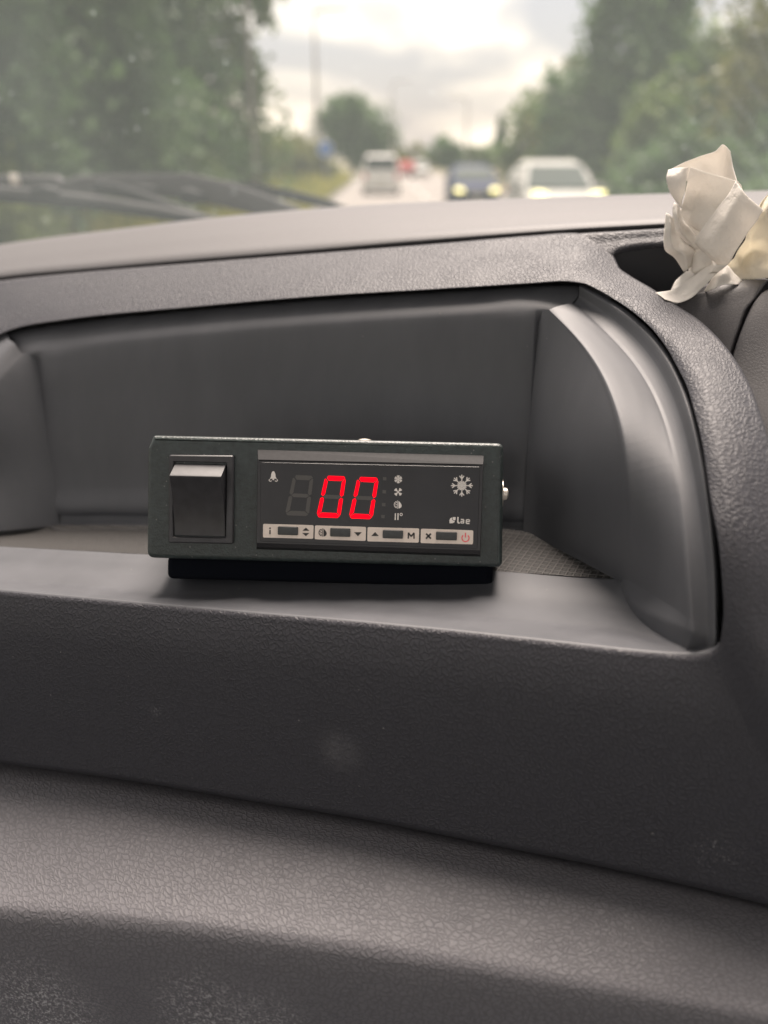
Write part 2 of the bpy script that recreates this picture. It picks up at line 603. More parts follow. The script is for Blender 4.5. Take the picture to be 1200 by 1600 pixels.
MAT['screw'] = simple('plated_screw', (0.62, 0.58, 0.52), 0.35, metal=0.6, var=0.15, vscale=600)
MAT['shadow_fill'] = simple('shadow_black', (0.005, 0.006, 0.009), 0.95, spec=0.05)  # shadow tone as a solid colour, for the block beneath the controller
MAT['wiper'] = simple('wiper_rubber', (0.045, 0.045, 0.047), 0.7, spec=0.15, var=0.2, vscale=40)
MAT['wiper_dark'] = simple('wiper_blade_rubber', (0.012, 0.013, 0.015), 0.6, spec=0.1)
MAT['bark'] = simple('bark', (0.06, 0.05, 0.04), 0.9, var=0.4, vscale=6)

# ------------------------------------------------------------------ dashboard
DASH = empty('dashboard', DASH_AT,
             'dark grey leather-grained van dashboard with a deep moulded storage tray', 'dashboard')

# opening edge D of the leather skin, and the outer edge O it runs to: (px, py, y0)
PAIRS = [
    ((-110, 650, 325), (-110, 470, 386)), ((-40, 556, 338), (-60, 452, 386)), ((8, 519, 345), (0, 441, 385)),
    ((100, 500, 345), (100, 430, 385)), ((300, 480, 345), (300, 413, 385)), ((500, 463, 345), (500, 397, 385)),
    ((700, 451, 345), (700, 381, 385)), ((830, 443, 345), (830, 370, 385)), ((885, 440, 344), (900, 366, 384)),
    ((912, 443, 342), (958, 400, 374)), ((936, 454, 339), (966, 418, 364)), ((960, 468, 335), (984, 432, 357)),
    ((992, 490, 325), (1018, 452, 347)), ((1024, 520, 312), (1056, 478, 334)), ((1049, 556, 298), (1093, 503, 320)),
    ((1070, 596, 283), (1135, 547, 300)), ((1085, 643, 268), (1170, 605, 282)), ((1098, 696, 255), (1199, 688, 262)),
    ((1107, 756, 244), (1228, 775, 248)), ((1114, 800, 237), (1262, 870, 238)), ((1123, 850, 231), (1290, 960, 232)),
    ((1129, 910, 226), (1310, 1060, 226)), ((1131, 965, 223), (1320, 1170, 217)), ((1126, 1003, 222), (1330, 1300, 212)),
    ((1107, 1021, 222), (1330, 1440, 212)), ((1087, 1025, 222), (1200, 1405, 212)), ((1025, 1021, 222), (1090, 1378, 212)),
    ((962, 1015, 222), (1000, 1358, 212)), ((900, 1008, 222), (920, 1341, 212)), ((780, 994, 222), (790, 1316, 212)),
    ((600, 976, 222), (600, 1278, 212)), ((400, 959, 222), (400, 1245, 212)), ((200, 942, 222), (200, 1212, 212)),
    ((0, 924, 222), (0, 1185, 212)), ((-110, 914, 222), (-110, 1168, 212)),
]
skin_cols = []
for i, (d, o) in enumerate(PAIRS):
    D3, O3 = P(*d), P(*o)
    face = min(1.0, max(0.0, (i - 17) / 6.0))
    bulge = 1.5 + 2.0 * min(1, max(0, (i - 9) / 5.0)) * (1 - face) + 3.0 * face
    colp = [toward(D3, -14), toward(D3, -3.0), D3]
    for s in (0.03, 0.1, 0.25, 0.5, 0.75, 0.92):
        q = D3 + (O3 - D3) * s
        prof = (1 - (1 - min(1, s / 0.35)) ** 2) if s < 0.35 else (1 - ((s - 0.35) / 0.65) ** 2)
        colp.append(toward(q, bulge * prof))
    colp += [O3, toward(O3, -2) + (O3 - D3) * 0.02, toward(O3, -14) + (O3 - D3) * 0.03]
    skin_cols.append(colp)
build('leather_surround', loft_uv(skin_cols, 60, 420, True), MAT['skin'], DASH)

# upper pad: rolled front edge along the crease, crown, slope to the windscreen
B = [(-110, 458), (0, 440), (150, 426), (300, 413), (450, 401), (600, 388), (750, 376), (900, 365), (1040, 357), (1200, 346), (1320, 338)]
A = [(-110, 402), (0, 383), (150, 364), (300, 346), (450, 332), (600, 322), (750, 315.5), (900, 310), (1050, 305.5), (1200, 301), (1320, 298)]
rows = [[P(x, y + 5, 399) for x, y in B], [P(x, y, 394.5) for x, y in B], [P(x, y - 7, 391) for x, y in B]]
for s, y0 in ((0.3, 405), (0.55, 418), (0.8, 436), (0.94, 449)):
    rows.append([P(b[0] + (a[0] - b[0]) * s, b[1] - 7 + (a[1] - b[1] + 7) * s, y0) for a, b in zip(A, B)])
ra = [P(x, y, 462) for x, y in A]
rows.append(ra)
rows.append([p + np.array((0, 0.03, -0.0005)) for p in ra])
rows.append([p + np.array((0, 0.10, -0.006)) for p in ra])
rows.append([p + np.array((0, 0.42, -0.075)) for p in ra])
build('upper_pad', loft_uv(rows, 90, 50), MAT['pad'], DASH)

# strip behind the pocket, and the pocket itself
PT = [(958, 400), (963, 393), (978, 387.5), (1000, 384), (1040, 381), (1200, 372), (1320, 366)]
BT = [(900, 366), (930, 364), (958, 362.5), (1000, 360), (1040, 357.5), (1200, 346.5), (1320, 338.5)]
r0 = [P(x, y, 384) for x, y in BT]
r1 = [P(x, y, yy) for (x, y), yy in zip(PT, (374, 376, 377, 378, 378, 378, 378))]
rows = [[toward(p, -4) + np.array((0, 0.003, 0)) for p in r0], r0, [(p + q) / 2 for p, q in zip(r0, r1)], r1, [p + np.array((0, 0.002, -0.004)) for p in r1]]
build('pocket_rim', loft_uv(rows, 40, 16), MAT['skin'], DASH)
ring_px = [(958, 400, 374), (963, 393, 376), (978, 387.5, 377), (1000, 384, 378), (1040, 381, 378), (1200, 372, 378), (1320, 366, 378),
           (1320, 470, 364), (1200, 462, 364), (1096, 474, 362), (1056, 476, 350), (1018, 452, 348), (984, 432, 358), (966, 418, 365)]
top = [P(*q) - np.array((0, 0, 0.0015)) for q in ring_px]
cen = sum(top) / len(top)
rings = [top] + [[cen + (p - cen) * s + np.array((0, 0, -dz)) for p in top] for s, dz in ((0.985, 0.004), (0.96, 0.02), (0.93, 0.055))]
build('pocket_liner', rings_geo(rings, cap0=False), MAT['dark'], DASH)

# ---- tray insert
Dtop = [q[0] for q in PAIRS[2:9]]                      # opening edge along the back, left to right


def ylin(pts, x):
    return float(np.interp(x, [p[0] for p in pts], [p[1] for p in pts]))


def wall_bottom(x):
    return float(np.interp(x, (85, 820), (817, 829)))


xs = [66, 150, 300, 450, 600, 750, 836]
bx = [85, 165, 305, 450, 595, 740, 820]

def back_row(dy, y0, xl, xr):
    """Row of the flange: xl / xr are its outermost points beside the two corners."""
    r = [P(xl[0], xl[1], y0)] + [P(x, ylin(Dtop, x) + dy, y0) for x in xs] + [P(xr[0], xr[1], y0)]
    return r


rows = [back_row(-2, 362, (0, 510), (916, 438)), back_row(5, 352, (0, 520), (912, 446)), back_row(13, 348, (4, 530), (906, 458)),
        back_row(26, 343.5, (18, 545), (893, 474)), back_row(42, 339.5, (46, 556), (862, 486))]
for s in (0.06, 0.3, 0.55, 0.8):
    m = [P(a + (b - a) * s, (ylin(Dtop, a) + 42) * (1 - s) + wall_bottom(b) * s, 339 - 23 * s) for a, b in zip(xs, bx)]
    rows.append([m[0] + np.array((-0.004, 0.004, 0))] + m + [m[-1] + np.array((0.004, 0.004, 0))])
for dy, y0 in ((-18, 316), (-13, 317), (-2, 315.5), (4, 313), (9, 307)):
    m = [P(b, wall_bottom(b) + dy, y0) for b in bx]
    rows.append([m[0] + np.array((-0.004, 0.004, 0))] + m + [m[-1] + np.array((0.004, 0.004, 0))])
back_rows = rows
build('tray_back_wall', loft_grid(rows, 60, 60), MAT['tray'], DASH)

# mat edges on the tray floor
MB = [(-110, 838), (0, 833), (85, 828), (230, 829), (450, 831), (600, 833), (820, 839), (862, 855), (910, 878), (952, 899)]
MF = [(-110, 848), (0, 854), (120, 860), (230, 866), (450, 877), (600, 884), (785, 893), (860, 898), (920, 902), (966, 905)]
mb_y0 = (307, 307, 307, 307, 307, 307, 306, 298, 286, 276)
mf_y0 = (266, 263, 262, 262, 265, 271, 276, 276, 275, 273)
mb = [P(x, y, t) for (x, y), t in zip(MB, mb_y0)]
mf = [P(x, y, t) for (x, y), t in zip(MF, mf_y0)]
rows = [[p + np.array((0, 0.004, 0.0006)) for p in mb], mb] + [[a + (b - a) * s for a, b in zip(mb, mf)] for s in (0.25, 0.5, 0.75)] + [mf]
build('tray_mat', loft_grid(rows, 60, 16), MAT['net'], DASH)

# smooth front strip of the tray, rising to a rounded lip
LIP = [(-110, 908), (0, 918), (200, 936), (400, 953), (600, 970), (780, 988), (900, 1001), (962, 1008), (1025, 1014), (1075, 1015.5), (1104, 1012), (1121, 1002)]
MF2 = [(-110, 848), (0, 854), (200, 864.5), (400, 874.5), (600, 884), (785, 893), (900, 901), (966, 905), (1000, 930), (1062, 968), (1092, 984), (1112, 988)]
mf2_y0 = (266, 263, 262, 264, 271, 276, 276, 273, 260, 241, 233, 229)
a = [P(x, y, t) for (x, y), t in zip(MF2, mf2_y0)]
b = [P(x, y, 226) for x, y in LIP]
bead = [p + np.array((0, -0.0022, 0.0006)) for p in b]
front = [p + np.array((0, -0.0042, -0.0016)) for p in b]
under = [p + np.array((0, -0.004, -0.006)) for p in b]
rows = [[p + np.array((0, 0.0005, -0.0015)) for p in a], a]
for s in (0.12, 0.35, 0.65, 0.88):
    rows.append([p + (q - p) * s + np.array((0, 0, -0.0032 * min(1, max(0, np.linalg.norm(q - p) - 0.012) / 0.02) * math.sin(math.pi * s) ** 1.2)) for p, q in zip(a, b)])
rows += [b, bead, front, under]
build('tray_front_lip', loft_grid(rows, 110, 50), MAT['tray'], DASH)

# right side of the tray: inner wall, curved ledge, outer wall
INN = [(858, 484, 336), (890, 510, 324), (918, 538, 312), (952, 592, 292), (976, 660, 269), (988, 724, 255), (992, 780, 250), (990, 840, 252), (983, 885, 262), (970, 910, 271)]
OUT = [(897, 474, 343), (921, 493, 339), (946, 514, 331), (990, 557, 314), (1025, 610, 294), (1048, 672, 273), (1062, 733, 256), (1071, 812, 242), (1078, 900, 231), (1082, 990, 225)]
DRT = [(905, 442, 345), (936, 454, 341), (967, 472, 335), (1024, 520, 314), (1055, 566, 296), (1083, 640, 270), (1098, 696, 256), (1113, 795, 239), (1128, 910, 228), (1122, 1006, 223)]
inn, out, drt = [P(*q) for q in INN], [P(*q) for q in OUT], [P(*q) for q in DRT]


def smooth_curve(pts, n=40, it=60):
    pts = np.array(pts)
    tt = np.concatenate([[0], np.cumsum(np.linalg.norm(np.diff(pts, axis=0), axis=1))])
    c_ = pchip(tt, pts, np.linspace(0, tt[-1], n))
    for _ in range(it):
        c_[1:-1] = c_[1:-1] * 0.5 + (c_[:-2] + c_[2:]) * 0.25
    return c_


inn, out, drt = smooth_curve(inn), smooth_curve(out), smooth_curve(drt, it=25)
inn, out, drt = [np.concatenate([c_, c_[-1:] + np.array([(0, 0.001, -0.004)]), c_[-1:] + np.array([(0, 0.002, -0.009)])]) for c_ in (inn, out, drt)]
nI = len(inn)
c_top, c_bot = P(840, 484, 342), P(820, 836, 310)
corner = []
for i in range(nI):
    s = i / (nI - 1)
    corner.append(c_top + (c_bot - c_top) * s)
# wall between the back corner and the ledge
corner = [p + np.array((-0.0005, 0.0015, 0)) for p in corner]
rows = [corner]
for s in (0.08, 0.35, 0.65, 0.94):
    rows.append([p + (q - p) * s for p, q in zip(corner, inn)])
rows.append(inn)
# ledge, rounded inner edge and a small fillet at the outer one
for s in (0.08, 0.3, 0.55, 0.8, 0.93):
    r = []
    for i, (p, q) in enumerate(zip(inn, out)):
        v = i / (nI - 1)
        z = p + (q - p) * s
        z = z + np.array((0, -0.0004 * (1 - v), 0.0006)) * (math.sin(math.pi * s) ** 0.6)
        if i >= nI - 3:
            z = z + np.array((-0.0035, 0.0035, -0.003)) * math.sin(math.pi * s)
        r.append(z)
    rows.append(r)
rows.append(out)
for s in (0.12, 0.5, 0.85):
    rows.append([p + (q - p) * s + np.array((0.0015, 0.002, -0.0012)) * math.sin(math.pi * s) for p, q in zip(out, drt)])
rows.append([toward(p, -4) for p in drt])
rows.append([toward(p, -14) for p in drt])
build('tray_side_wall', loft_grid(rows, 60, 70), MAT['tray'], DASH)

# left side of the tray, mostly outside the picture
c_top, c_bot = P(58, 548, 341), P(85, 824, 311)
L_in = [P(34, 552, 338), P(-2, 596, 324), P(-60, 668, 304), P(-110, 760, 288), P(-130, 842, 272)]
L_out = [P(14, 530, 343), P(-14, 552, 336), P(-60, 606, 322), P(-120, 690, 300), P(-150, 800, 280)]
L_d = [P(4, 518, 346), P(-44, 552, 339), P(-90, 610, 328), P(-140, 680, 310), P(-170, 780, 284)]
corner = [c_top + (c_bot - c_top) * (i / 4) for i in range(5)]
corner = [p + np.array((0.0015, 0.0022, 0)) for p in corner]
rows = [ corner, [p + (q - p) * 0.2 for p, q in zip(corner, L_in)],
        [p + (q - p) * 0.55 for p, q in zip(corner, L_in)], [p + (q - p) * 0.93 for p, q in zip(corner, L_in)], L_in]
rows.append([(p + q) / 2 + np.array((0, -0.001, 0.002)) for p, q in zip(L_in, L_out)])
rows += [L_out, [(p + q) / 2 + np.array((0, 0.002, 0)) for p, q in zip(L_out, L_d)], [toward(p, -3) for p in L_d], [toward(p, -12) for p in L_d]]
build('tray_end_wall', loft_grid(rows, 50, 50), MAT['tray'], DASH)

# lower pad: tucked under the front panel, flat top, bend, drop
G = [(-110, 1168), (0, 1185), (200, 1212), (400, 1245), (600, 1278), (800, 1318), (1000, 1358), (1200, 1405), (1330, 1440)]
BD = [(-110, 1405), (0, 1415), (200, 1429), (400, 1450), (600, 1476), (800, 1505), (1000, 1538), (1200, 1572), (1330, 1596)]


def yb(x):
    return 175 + 12 * (x - 600) / 600


rows = [[P(x, y - 6, 236) for x, y in G], [P(x, y + 2, 221) for x, y in G]]
for s in (0.15, 0.4, 0.7, 0.9, 1.0, 1.1):
    r = []
    for (gx, gy), (bx_, by_) in zip(G, BD):
        y0 = 219 + (yb(bx_) - 219) * min(s, 1.0) - (2.5 if s > 1 else 0)
        p = P(gx + (bx_ - gx) * s, gy + (by_ - gy) * s, y0)
        r.append(p + np.array((0, 0, 0.004 * math.sin(math.pi * min(s, 1)))))
    rows.append(r)
last = rows[-1]
rows.append([p + np.array((0, -0.004, -0.02)) for p in last])
rows.append([p + np.array((0, -0.004, -0.06)) for p in last])
rows.append([p + np.array((0, 0.03, -0.2)) for p in last])
build('lower_pad', loft_uv(rows, 90, 70), MAT['lower'], DASH)

# console cowl at the right: two grained panels that meet in a seam
T = [(1030, 486), (1062, 473), (1092, 458), (1122, 446), (1150, 440), (1196, 437)]
SEAM = [(1200, 447), (1186, 454), (1176, 466), (1166, 484), (1156, 510), (1146, 538), (1136, 575), (1125, 640)]


def cowl_y0(y):
    return float(np.interp(y, (435, 450, 480, 560, 700, 900), (354, 346, 340, 326, 300, 268)))


left_edge = [(1030, 490), (1040, 492), (1050, 496), (1056, 504), (1060, 520), (1066, 548), (1070, 585), (1075, 650)]
lo = [P(x, y, cowl_y0(y)) for x, y in left_edge]
se = [P(x - 3, y, cowl_y0(y)) for x, y in SEAM]
rows = []
for s in (0.0, 0.2, 0.4, 0.6, 0.8, 0.95, 1.0):
    r = []
    for (ax, ay), (bx_, by_) in zip(left_edge, SEAM):
        x = ax + (bx_ - 3 - ax) * s
        y = ay + (by_ - ay) * s
        r.append((x, y))
    rows.append(r)
# the first column of every row follows the crown line T
for i, r in enumerate(rows):
    s = (0.0, 0.2, 0.4, 0.6, 0.8, 0.95, 1.0)[i]
    x = 1030 + (1196 - 1030) * s
    r[0] = (x, ylin(T, x))
    x1 = r[1][0]
    r[1] = (0.6 * r[1][0] + 0.4 * x, min(r[1][1], ylin(T, x) + 9))
    r[2] = (0.8 * r[2][0] + 0.2 * x, r[2][1])
R3 = [[P(x, y, cowl_y0(y)) for x, y in r] for r in rows]
R3 = [[r[0] + np.array((0, 0.012, -0.001)), r[0] + np.array((0, 0.003, 0.0))] + r for r in R3]
R3.append([toward(p, -2.5) + np.array((0.0012, 0, 0)) for p in R3[-1]])
R3.append([toward(p, -10) + np.array((0.0012, 0, 0)) for p in R3[-2]])
build('console_cowl', loft_uv(R3, 40, 40), MAT['cowl'], DASH)
S2 = [(1206, 449), (1192, 457), (1181, 469), (1171, 487), (1160, 513), (1150, 541), (1140, 578), (1129, 650), (1120, 800)]
far = [(1330, 444), (1330, 452), (1330, 470), (1330, 490), (1330, 520), (1330, 560), (1330, 600), (1330, 690), (1330, 860)]
e0 = [P(x, y, cowl_y0(y)) for x, y in S2]
e1 = [P(x, y, cowl_y0(y) - 4) for x, y in far]
rows = [[toward(p, -10) for p in e0], [toward(p, -2.5) for p in e0], e0]
for s in (0.06, 0.3, 0.6, 1.0):
    rows.append([toward(p + (q - p) * s, 1.5 * min(1, s * 8)) for p, q in zip(e0, e1)])
build('console_cover', loft_uv(rows, 40, 30), MAT['cowl'], DASH)

# unseen dark blocks added behind the tray, so that no daylight comes through the joints
def shear_box(x0, x1, y0, y1, z0, z1):
    v, f = box_geo((x0, y0, z0), (x1, y1, z1))
    v[:, 1] -= 0.3 * v[:, 0]
    return v, f


build('daylight_block', join_geo(shear_box(-0.5, 0.4, 0.262, 0.8, 1.25, 1.575), shear_box(-0.5, 0.4, 0.372, 0.8, 1.576, 1.66), shear_box(0.135, 0.4, 0.285, 0.371, 1.576, 1.62)), MAT['dark'], DASH, smooth=False)

# ------------------------------------------------------------------ temperature controller
TL, TR, BR, BL = (231, 680), (787, 692.5), (785, 887), (228.5, 872)


def at_depth(px, py, depth):
    return CAM + ray(px, py) * depth


q = [at_depth(*TL, 0.2850), at_depth(*TR, 0.2782), at_depth(*BR, 0.2802), at_depth(*BL, 0.2870)]
ex = (q[1] - q[0]) + (q[2] - q[3])
ex /= np.linalg.norm(ex)
ey = (q[0] - q[3]) + (q[1] - q[2])
ey -= ex * ey.dot(ex)
ey /= np.linalg.norm(ey)
ez = np.cross(ex, ey)                                     # out of the front, towards the viewer
bc = sum(q) / 4
BM = Matrix(((ex[0], ey[0], ez[0], bc[0]), (ex[1], ey[1], ez[1], bc[1]), (ex[2], ey[2], ez[2], bc[2]), (0, 0, 0, 1)))


def Lc(px, py, z=0.0):
    """Controller-face coordinates (metres) of a photograph point, on the face lifted by z."""
    d = ray(px, py)
    t = (bc + ez * z - CAM).dot(ez) / d.dot(ez)
    v = CAM + d * t - bc
    return np.array((v.dot(ex), v.dot(ey)))


CTRL = empty('temperature_controller', bc, 'black controller box with rocker switch and red digits 00 in the dashboard tray', 'controller', M=BM)


def inset_poly(pts, d):
    pts = np.asarray(pts, float)
    n = len(pts)
    outp = []
    for i in range(n):
        a_, b_, c_ = pts[i - 1], pts[i], pts[(i + 1) % n]
        e1_ = (b_ - a_) / np.linalg.norm(b_ - a_); e2_ = (c_ - b_) / np.linalg.norm(c_ - b_)
        n1_ = np.array((-e1_[1], e1_[0])); n2_ = np.array((-e2_[1], e2_[0]))
        m_ = n1_ + n2_
        m_ /= max(1e-9, np.linalg.norm(m_))
        outp.append(b_ + m_ * d / max(0.5, m_.dot(n1_)))
    return np.array(outp)


def round_poly(corners, radii, seg=6):
    """Counter-clockwise polygon with rounded corners."""
    pts = []
    n = len(corners)
    for i in range(n):
        p = np.array(corners[i], float)
        a_ = np.array(corners[i - 1], float) - p; b_ = np.array(corners[(i + 1) % n], float) - p
        r = radii[i] if hasattr(radii, '__len__') else radii
        la, lb = np.linalg.norm(a_), np.linalg.norm(b_)
        r = min(r, la * 0.49, lb * 0.49)
        s_, e_ = p + a_ / la * r, p + b_ / lb * r
        for k in range(seg + 1):
            t_ = k / seg
            pts.append((1 - t_) ** 2 * s_ + 2 * t_ * (1 - t_) * p + t_ * t_ * e_)
    return np.array(pts)


def prism(poly, z0, z1, bev=0.0, bseg=3):
    """Extruded outline (controller coordinates) from z0 to z1 with a rounded front edge."""
    rings = [[(x, y, z0) for x, y in poly]]
    if bev:
        for k in range(bseg + 1):
            a_ = math.pi / 2 * k / bseg
            pp = inset_poly(poly, bev * (1 - math.cos(a_)))
            rings.append([(x, y, z1 - bev + bev * math.sin(a_)) for x, y in pp])
    else:
        rings.append([(x, y, z1) for x, y in poly])
    return rings_geo(rings)


DEPTH = 0.04
cs = [Lc(*BL), Lc(*BR), Lc(*TR), (Lc(239, 680)), Lc(230, 700)]
outline = round_poly(cs, [0.0026, 0.002, 0.0022, 0.0006, 0.0008], 7)
build('housing', prism(outline, -DEPTH, 0, 0.0017, 5), MAT['powder'], CTRL, 'local', angle=50)
# bent seam of the cover along the top-right corner
sm_ = Lc(783, 700)
# near-black block built in place of the shadow under the housing
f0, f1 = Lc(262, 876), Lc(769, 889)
bottom = box_geo((f0[0] - 0.003, f0[1] - 0.0075, -0.036), (f1[0] + 0.001, f0[1] + 0.001, -0.008))
bottom[0][:, 1] += np.where(bottom[0][:, 0] > 0, f1[1] - f0[1], 0)
build('shadow_block', bottom, MAT['shadow_fill'], CTRL, 'local', smooth=False, bevel=0.002)


def ZP(zx, zy, z=0.0):
    """Point of the enlarged display view (zoom5: 400 + .3x, 700 + .3y)."""
    return Lc(400 + 0.3 * zx, 700 + 0.3 * zy, z)


# bezel: sloping pale top strip, black body
PZ = 0.0030                                               # height of the display face above the housing
f_tl, f_tr = ZP(10, 66, PZ), ZP(1183, 91, PZ)
f_bl, f_br = ZP(4, 494, PZ), ZP(1166, 533, PZ)
b_tl, b_tr = ZP(8, 13, 0.0003), ZP(1187, 44, 0.0003)
b_bl, b_br = ZP(2, 527, 0), ZP(1168, 566, 0)


def q3(p, z):
    return (p[0], p[1], z)


bv = [q3(b_tl, 0.0002), q3(b_tr, 0.0002), q3(f_tr, PZ), q3(f_tl, PZ)]
lift = 0.0009
bez = np.array([q3(f_tl, PZ), q3(f_tr, PZ), q3(f_br, PZ), q3(f_bl, PZ), q3(b_bl, 0.0), q3(b_br, 0.0),
                q3(b_tl, 0.0), q3(b_tr, 0.0), q3(f_bl - np.array((0, 0.0014)), PZ - 0.0007), q3(f_br - np.array((0, 0.0014)), PZ - 0.0007)])
bf = [(0, 3, 2, 1), (3, 8, 9, 2), (8, 4, 5, 9), (0, 6, 4, 8, 3), (1, 2, 9, 5, 7), (6, 0, 1, 7)]
build('bezel', (bez, bf), MAT['bezel'], CTRL, 'local', smooth=False)
stv = np.array([q3(b_tl, 0.0004), q3(b_tr, 0.0004), q3(f_tr, PZ + 0.0002), q3(f_tl, PZ + 0.0002),
                q3(b_tl, -0.0005), q3(b_tr, -0.0005), q3(f_tr - np.array((0, 0.0002)), PZ - 0.0008), q3(f_tl - np.array((0, 0.0002)), PZ - 0.0008)])
stf = [(0, 3, 2, 1), (4, 5, 6, 7), (0, 1, 5, 4), (3, 7, 6, 2), (0, 4, 7, 3), (1, 2, 6, 5)]
stv[:4, 1] += 0.0003
build('top_strip', (stv, stf), MAT['strip'], CTRL, 'local', smooth=False, bevel=0.00015)
OV = PZ + 0.00025
ov_poly = round_poly([ZP(22, 486, OV), ZP(1152, 524, OV), ZP(1168, 98, OV), ZP(24, 74, OV)], 0.0006, 4)
DISP = build('display', prism(ov_poly, PZ - 0.0005, OV, 0.0001, 1), MAT['overlay'], CTRL, 'local', smooth=False)


def flat(polys, z0=OV + 0.00001, th=0.00006):
    """Thin printed shapes in enlarged-view coordinates; list of polygons."""
    g = []
    for pl in polys:
        pts = np.array([ZP(x, y, z0 + th) for x, y in pl])
        a_ = sum(pts[i - 1][0] * pts[i][1] - pts[i][0] * pts[i - 1][1] for i in range(len(pts)))
        if a_ < 0:
            pts = pts[::-1]
        g.append(prism(pts, z0, z0 + th))
    return join_geo(*g)


def circ(cx, cy, r, n=20, a0=0, a1=360, ry=None):
    ry = r if ry is None else ry
    full = abs(a1 - a0) >= 360
    k = n if full else n + 1
    return [(cx + r * math.cos(math.radians(a0 + (a1 - a0) * i / n)), cy + ry * math.sin(math.radians(a0 + (a1 - a0) * i / n))) for i in range(k)]


def stroke(p, q_, w):
    p, q_ = np.array(p, float), np.array(q_, float)
    d = (q_ - p) / np.linalg.norm(q_ - p)
    n_ = np.array((-d[1], d[0])) * w / 2
    return [p + n_, q_ + n_, q_ - n_, p - n_]


def polyline(pts, w):
    return [stroke(pts[i], pts[i + 1], w) for i in range(len(pts) - 1)]


def ringpoly(cx, cy, r0_, r1_, a0, a1, n=18):
    outp = []
    for i in range(n):
        a_, b_ = math.radians(a0 + (a1 - a0) * i / n), math.radians(a0 + (a1 - a0) * (i + 1) / n)
        outp.append([(cx + r0_ * math.cos(a_), cy + r0_ * math.sin(a_)), (cx + r1_ * math.cos(a_), cy + r1_ * math.sin(a_)),
                     (cx + r1_ * math.cos(b_), cy + r1_ * math.sin(b_)), (cx + r0_ * math.cos(b_), cy + r0_ * math.sin(b_))])
    return outp


def snow(cx, cy, r, arms, w, detail=True):
    pl = []
    for k in range(arms):
        a_ = math.pi * 2 * k / arms - math.pi / 2
        d = np.array((math.cos(a_), math.sin(a_)))
        s_ = np.array((-d[1], d[0]))
        c_ = np.array((cx, cy))
        pl.append(stroke(c_, c_ + d * r, w))
        t0_, br = (0.62, 0.27) if detail else (0.5, 0.4)
        for sg in (-1, 1):
            pl.append(stroke(c_ + d * r * t0_, c_ + d * r * (t0_ + br) + s_ * sg * r * br * 0.75, w))
        if detail:
            a2 = a_ + math.pi * 2 / arms
            d2 = np.array((math.cos(a2), math.sin(a2)))
            am = a_ + math.pi / arms
            dm_ = np.array((math.cos(am), math.sin(am)))
            pl.append(stroke(c_ + d * r * 0.22, c_ + dm_ * r * 0.44, w * 0.85))
            pl.append(stroke(c_ + d2 * r * 0.22, c_ + dm_ * r * 0.44, w * 0.85))
            pl.append(stroke(c_ + d * r * 0.24, c_ + d2 * r * 0.24, w * 0.7))
    return pl


def printed(name, polys, mat, parent=None, z0=OV + 0.00001):
    return build(name, flat(polys, z0), mat, parent or DISP, 'local', smooth=False)


# seven-segment digits
DIGITS = [((195, 140), (300, 145), (275, 355), (150, 350)), ((362, 144), (470, 148), (438, 365), (313, 360)), ((530, 150), (640, 155), (606, 371), (482, 366))]


def digit_seg(quad, pts):
    tl, tr, br, bl = [np.array(c, float) for c in quad]
    return [(tl * (1 - u) * (1 - v) + tr * u * (1 - v) + br * u * v + bl * (1 - u) * v) for u, v in pts]


WU, WV, GU, GV = 0.20, 0.115, 0.035, 0.014
h_ = WV / 2
SEGS = {
    'a': [(0.10 + GU, 0), (0.92 - GU, 0), (1 - GU, 0.045), (1 - WU, WV), (WU, WV), (0.06 + GU, 0.05)],
    'd': [(WU, 1 - WV), (1 - WU, 1 - WV), (1 - GU, 0.955), (0.92 - GU, 1), (0.08 + GU, 1), (GU, 0.955)],
    'g': [(WU + 0.0, 0.5 - h_ * 0.8), (1 - WU, 0.5 - h_ * 0.8), (1 - WU * 0.5, 0.5), (1 - WU, 0.5 + h_ * 0.8), (WU, 0.5 + h_ * 0.8), (WU * 0.5, 0.5)],
    'f': [(0, 0.09), (0.04, 0.065), (WU - GU, WV + 0.02), (WU - GU, 0.5 - h_ - 0.005), (WU * 0.45, 0.49), (0, 0.455)],
    'e': [(0, 0.545), (WU * 0.45, 0.51), (WU - GU, 0.5 + h_ + 0.005), (WU - GU, 1 - WV - 0.02), (0.04, 0.94), (0, 0.91)],
    'b': [(1, 0.09), (0.96, 0.065), (1 - WU + GU, WV + 0.02), (1 - WU + GU, 0.5 - h_ - 0.005), (1 - WU * 0.45, 0.49), (1, 0.455)],
    'c': [(1, 0.545), (1 - WU * 0.45, 0.51), (1 - WU + GU, 0.5 + h_ + 0.005), (1 - WU + GU, 1 - WV - 0.02), (0.96, 0.94), (1, 0.91)],
}
for di, quad in enumerate(DIGITS):
    for s_, pts in SEGS.items():
        on = di > 0 and s_ != 'g'
        o = printed('digit_segment', [digit_seg(quad, pts)], MAT['seg_on'] if on else MAT['seg_off'])
        o['label'] = 'lit red digit segment' if on else 'dark unlit digit segment'
for cx, cy in ((670, 160), (668, 228), (665, 295), (661, 357)):
    printed('indicator_window', [[(cx - 9, cy - 9), (cx + 9, cy - 8), (cx + 9, cy + 9), (cx - 9, cy + 8)]], MAT['seg_off'])
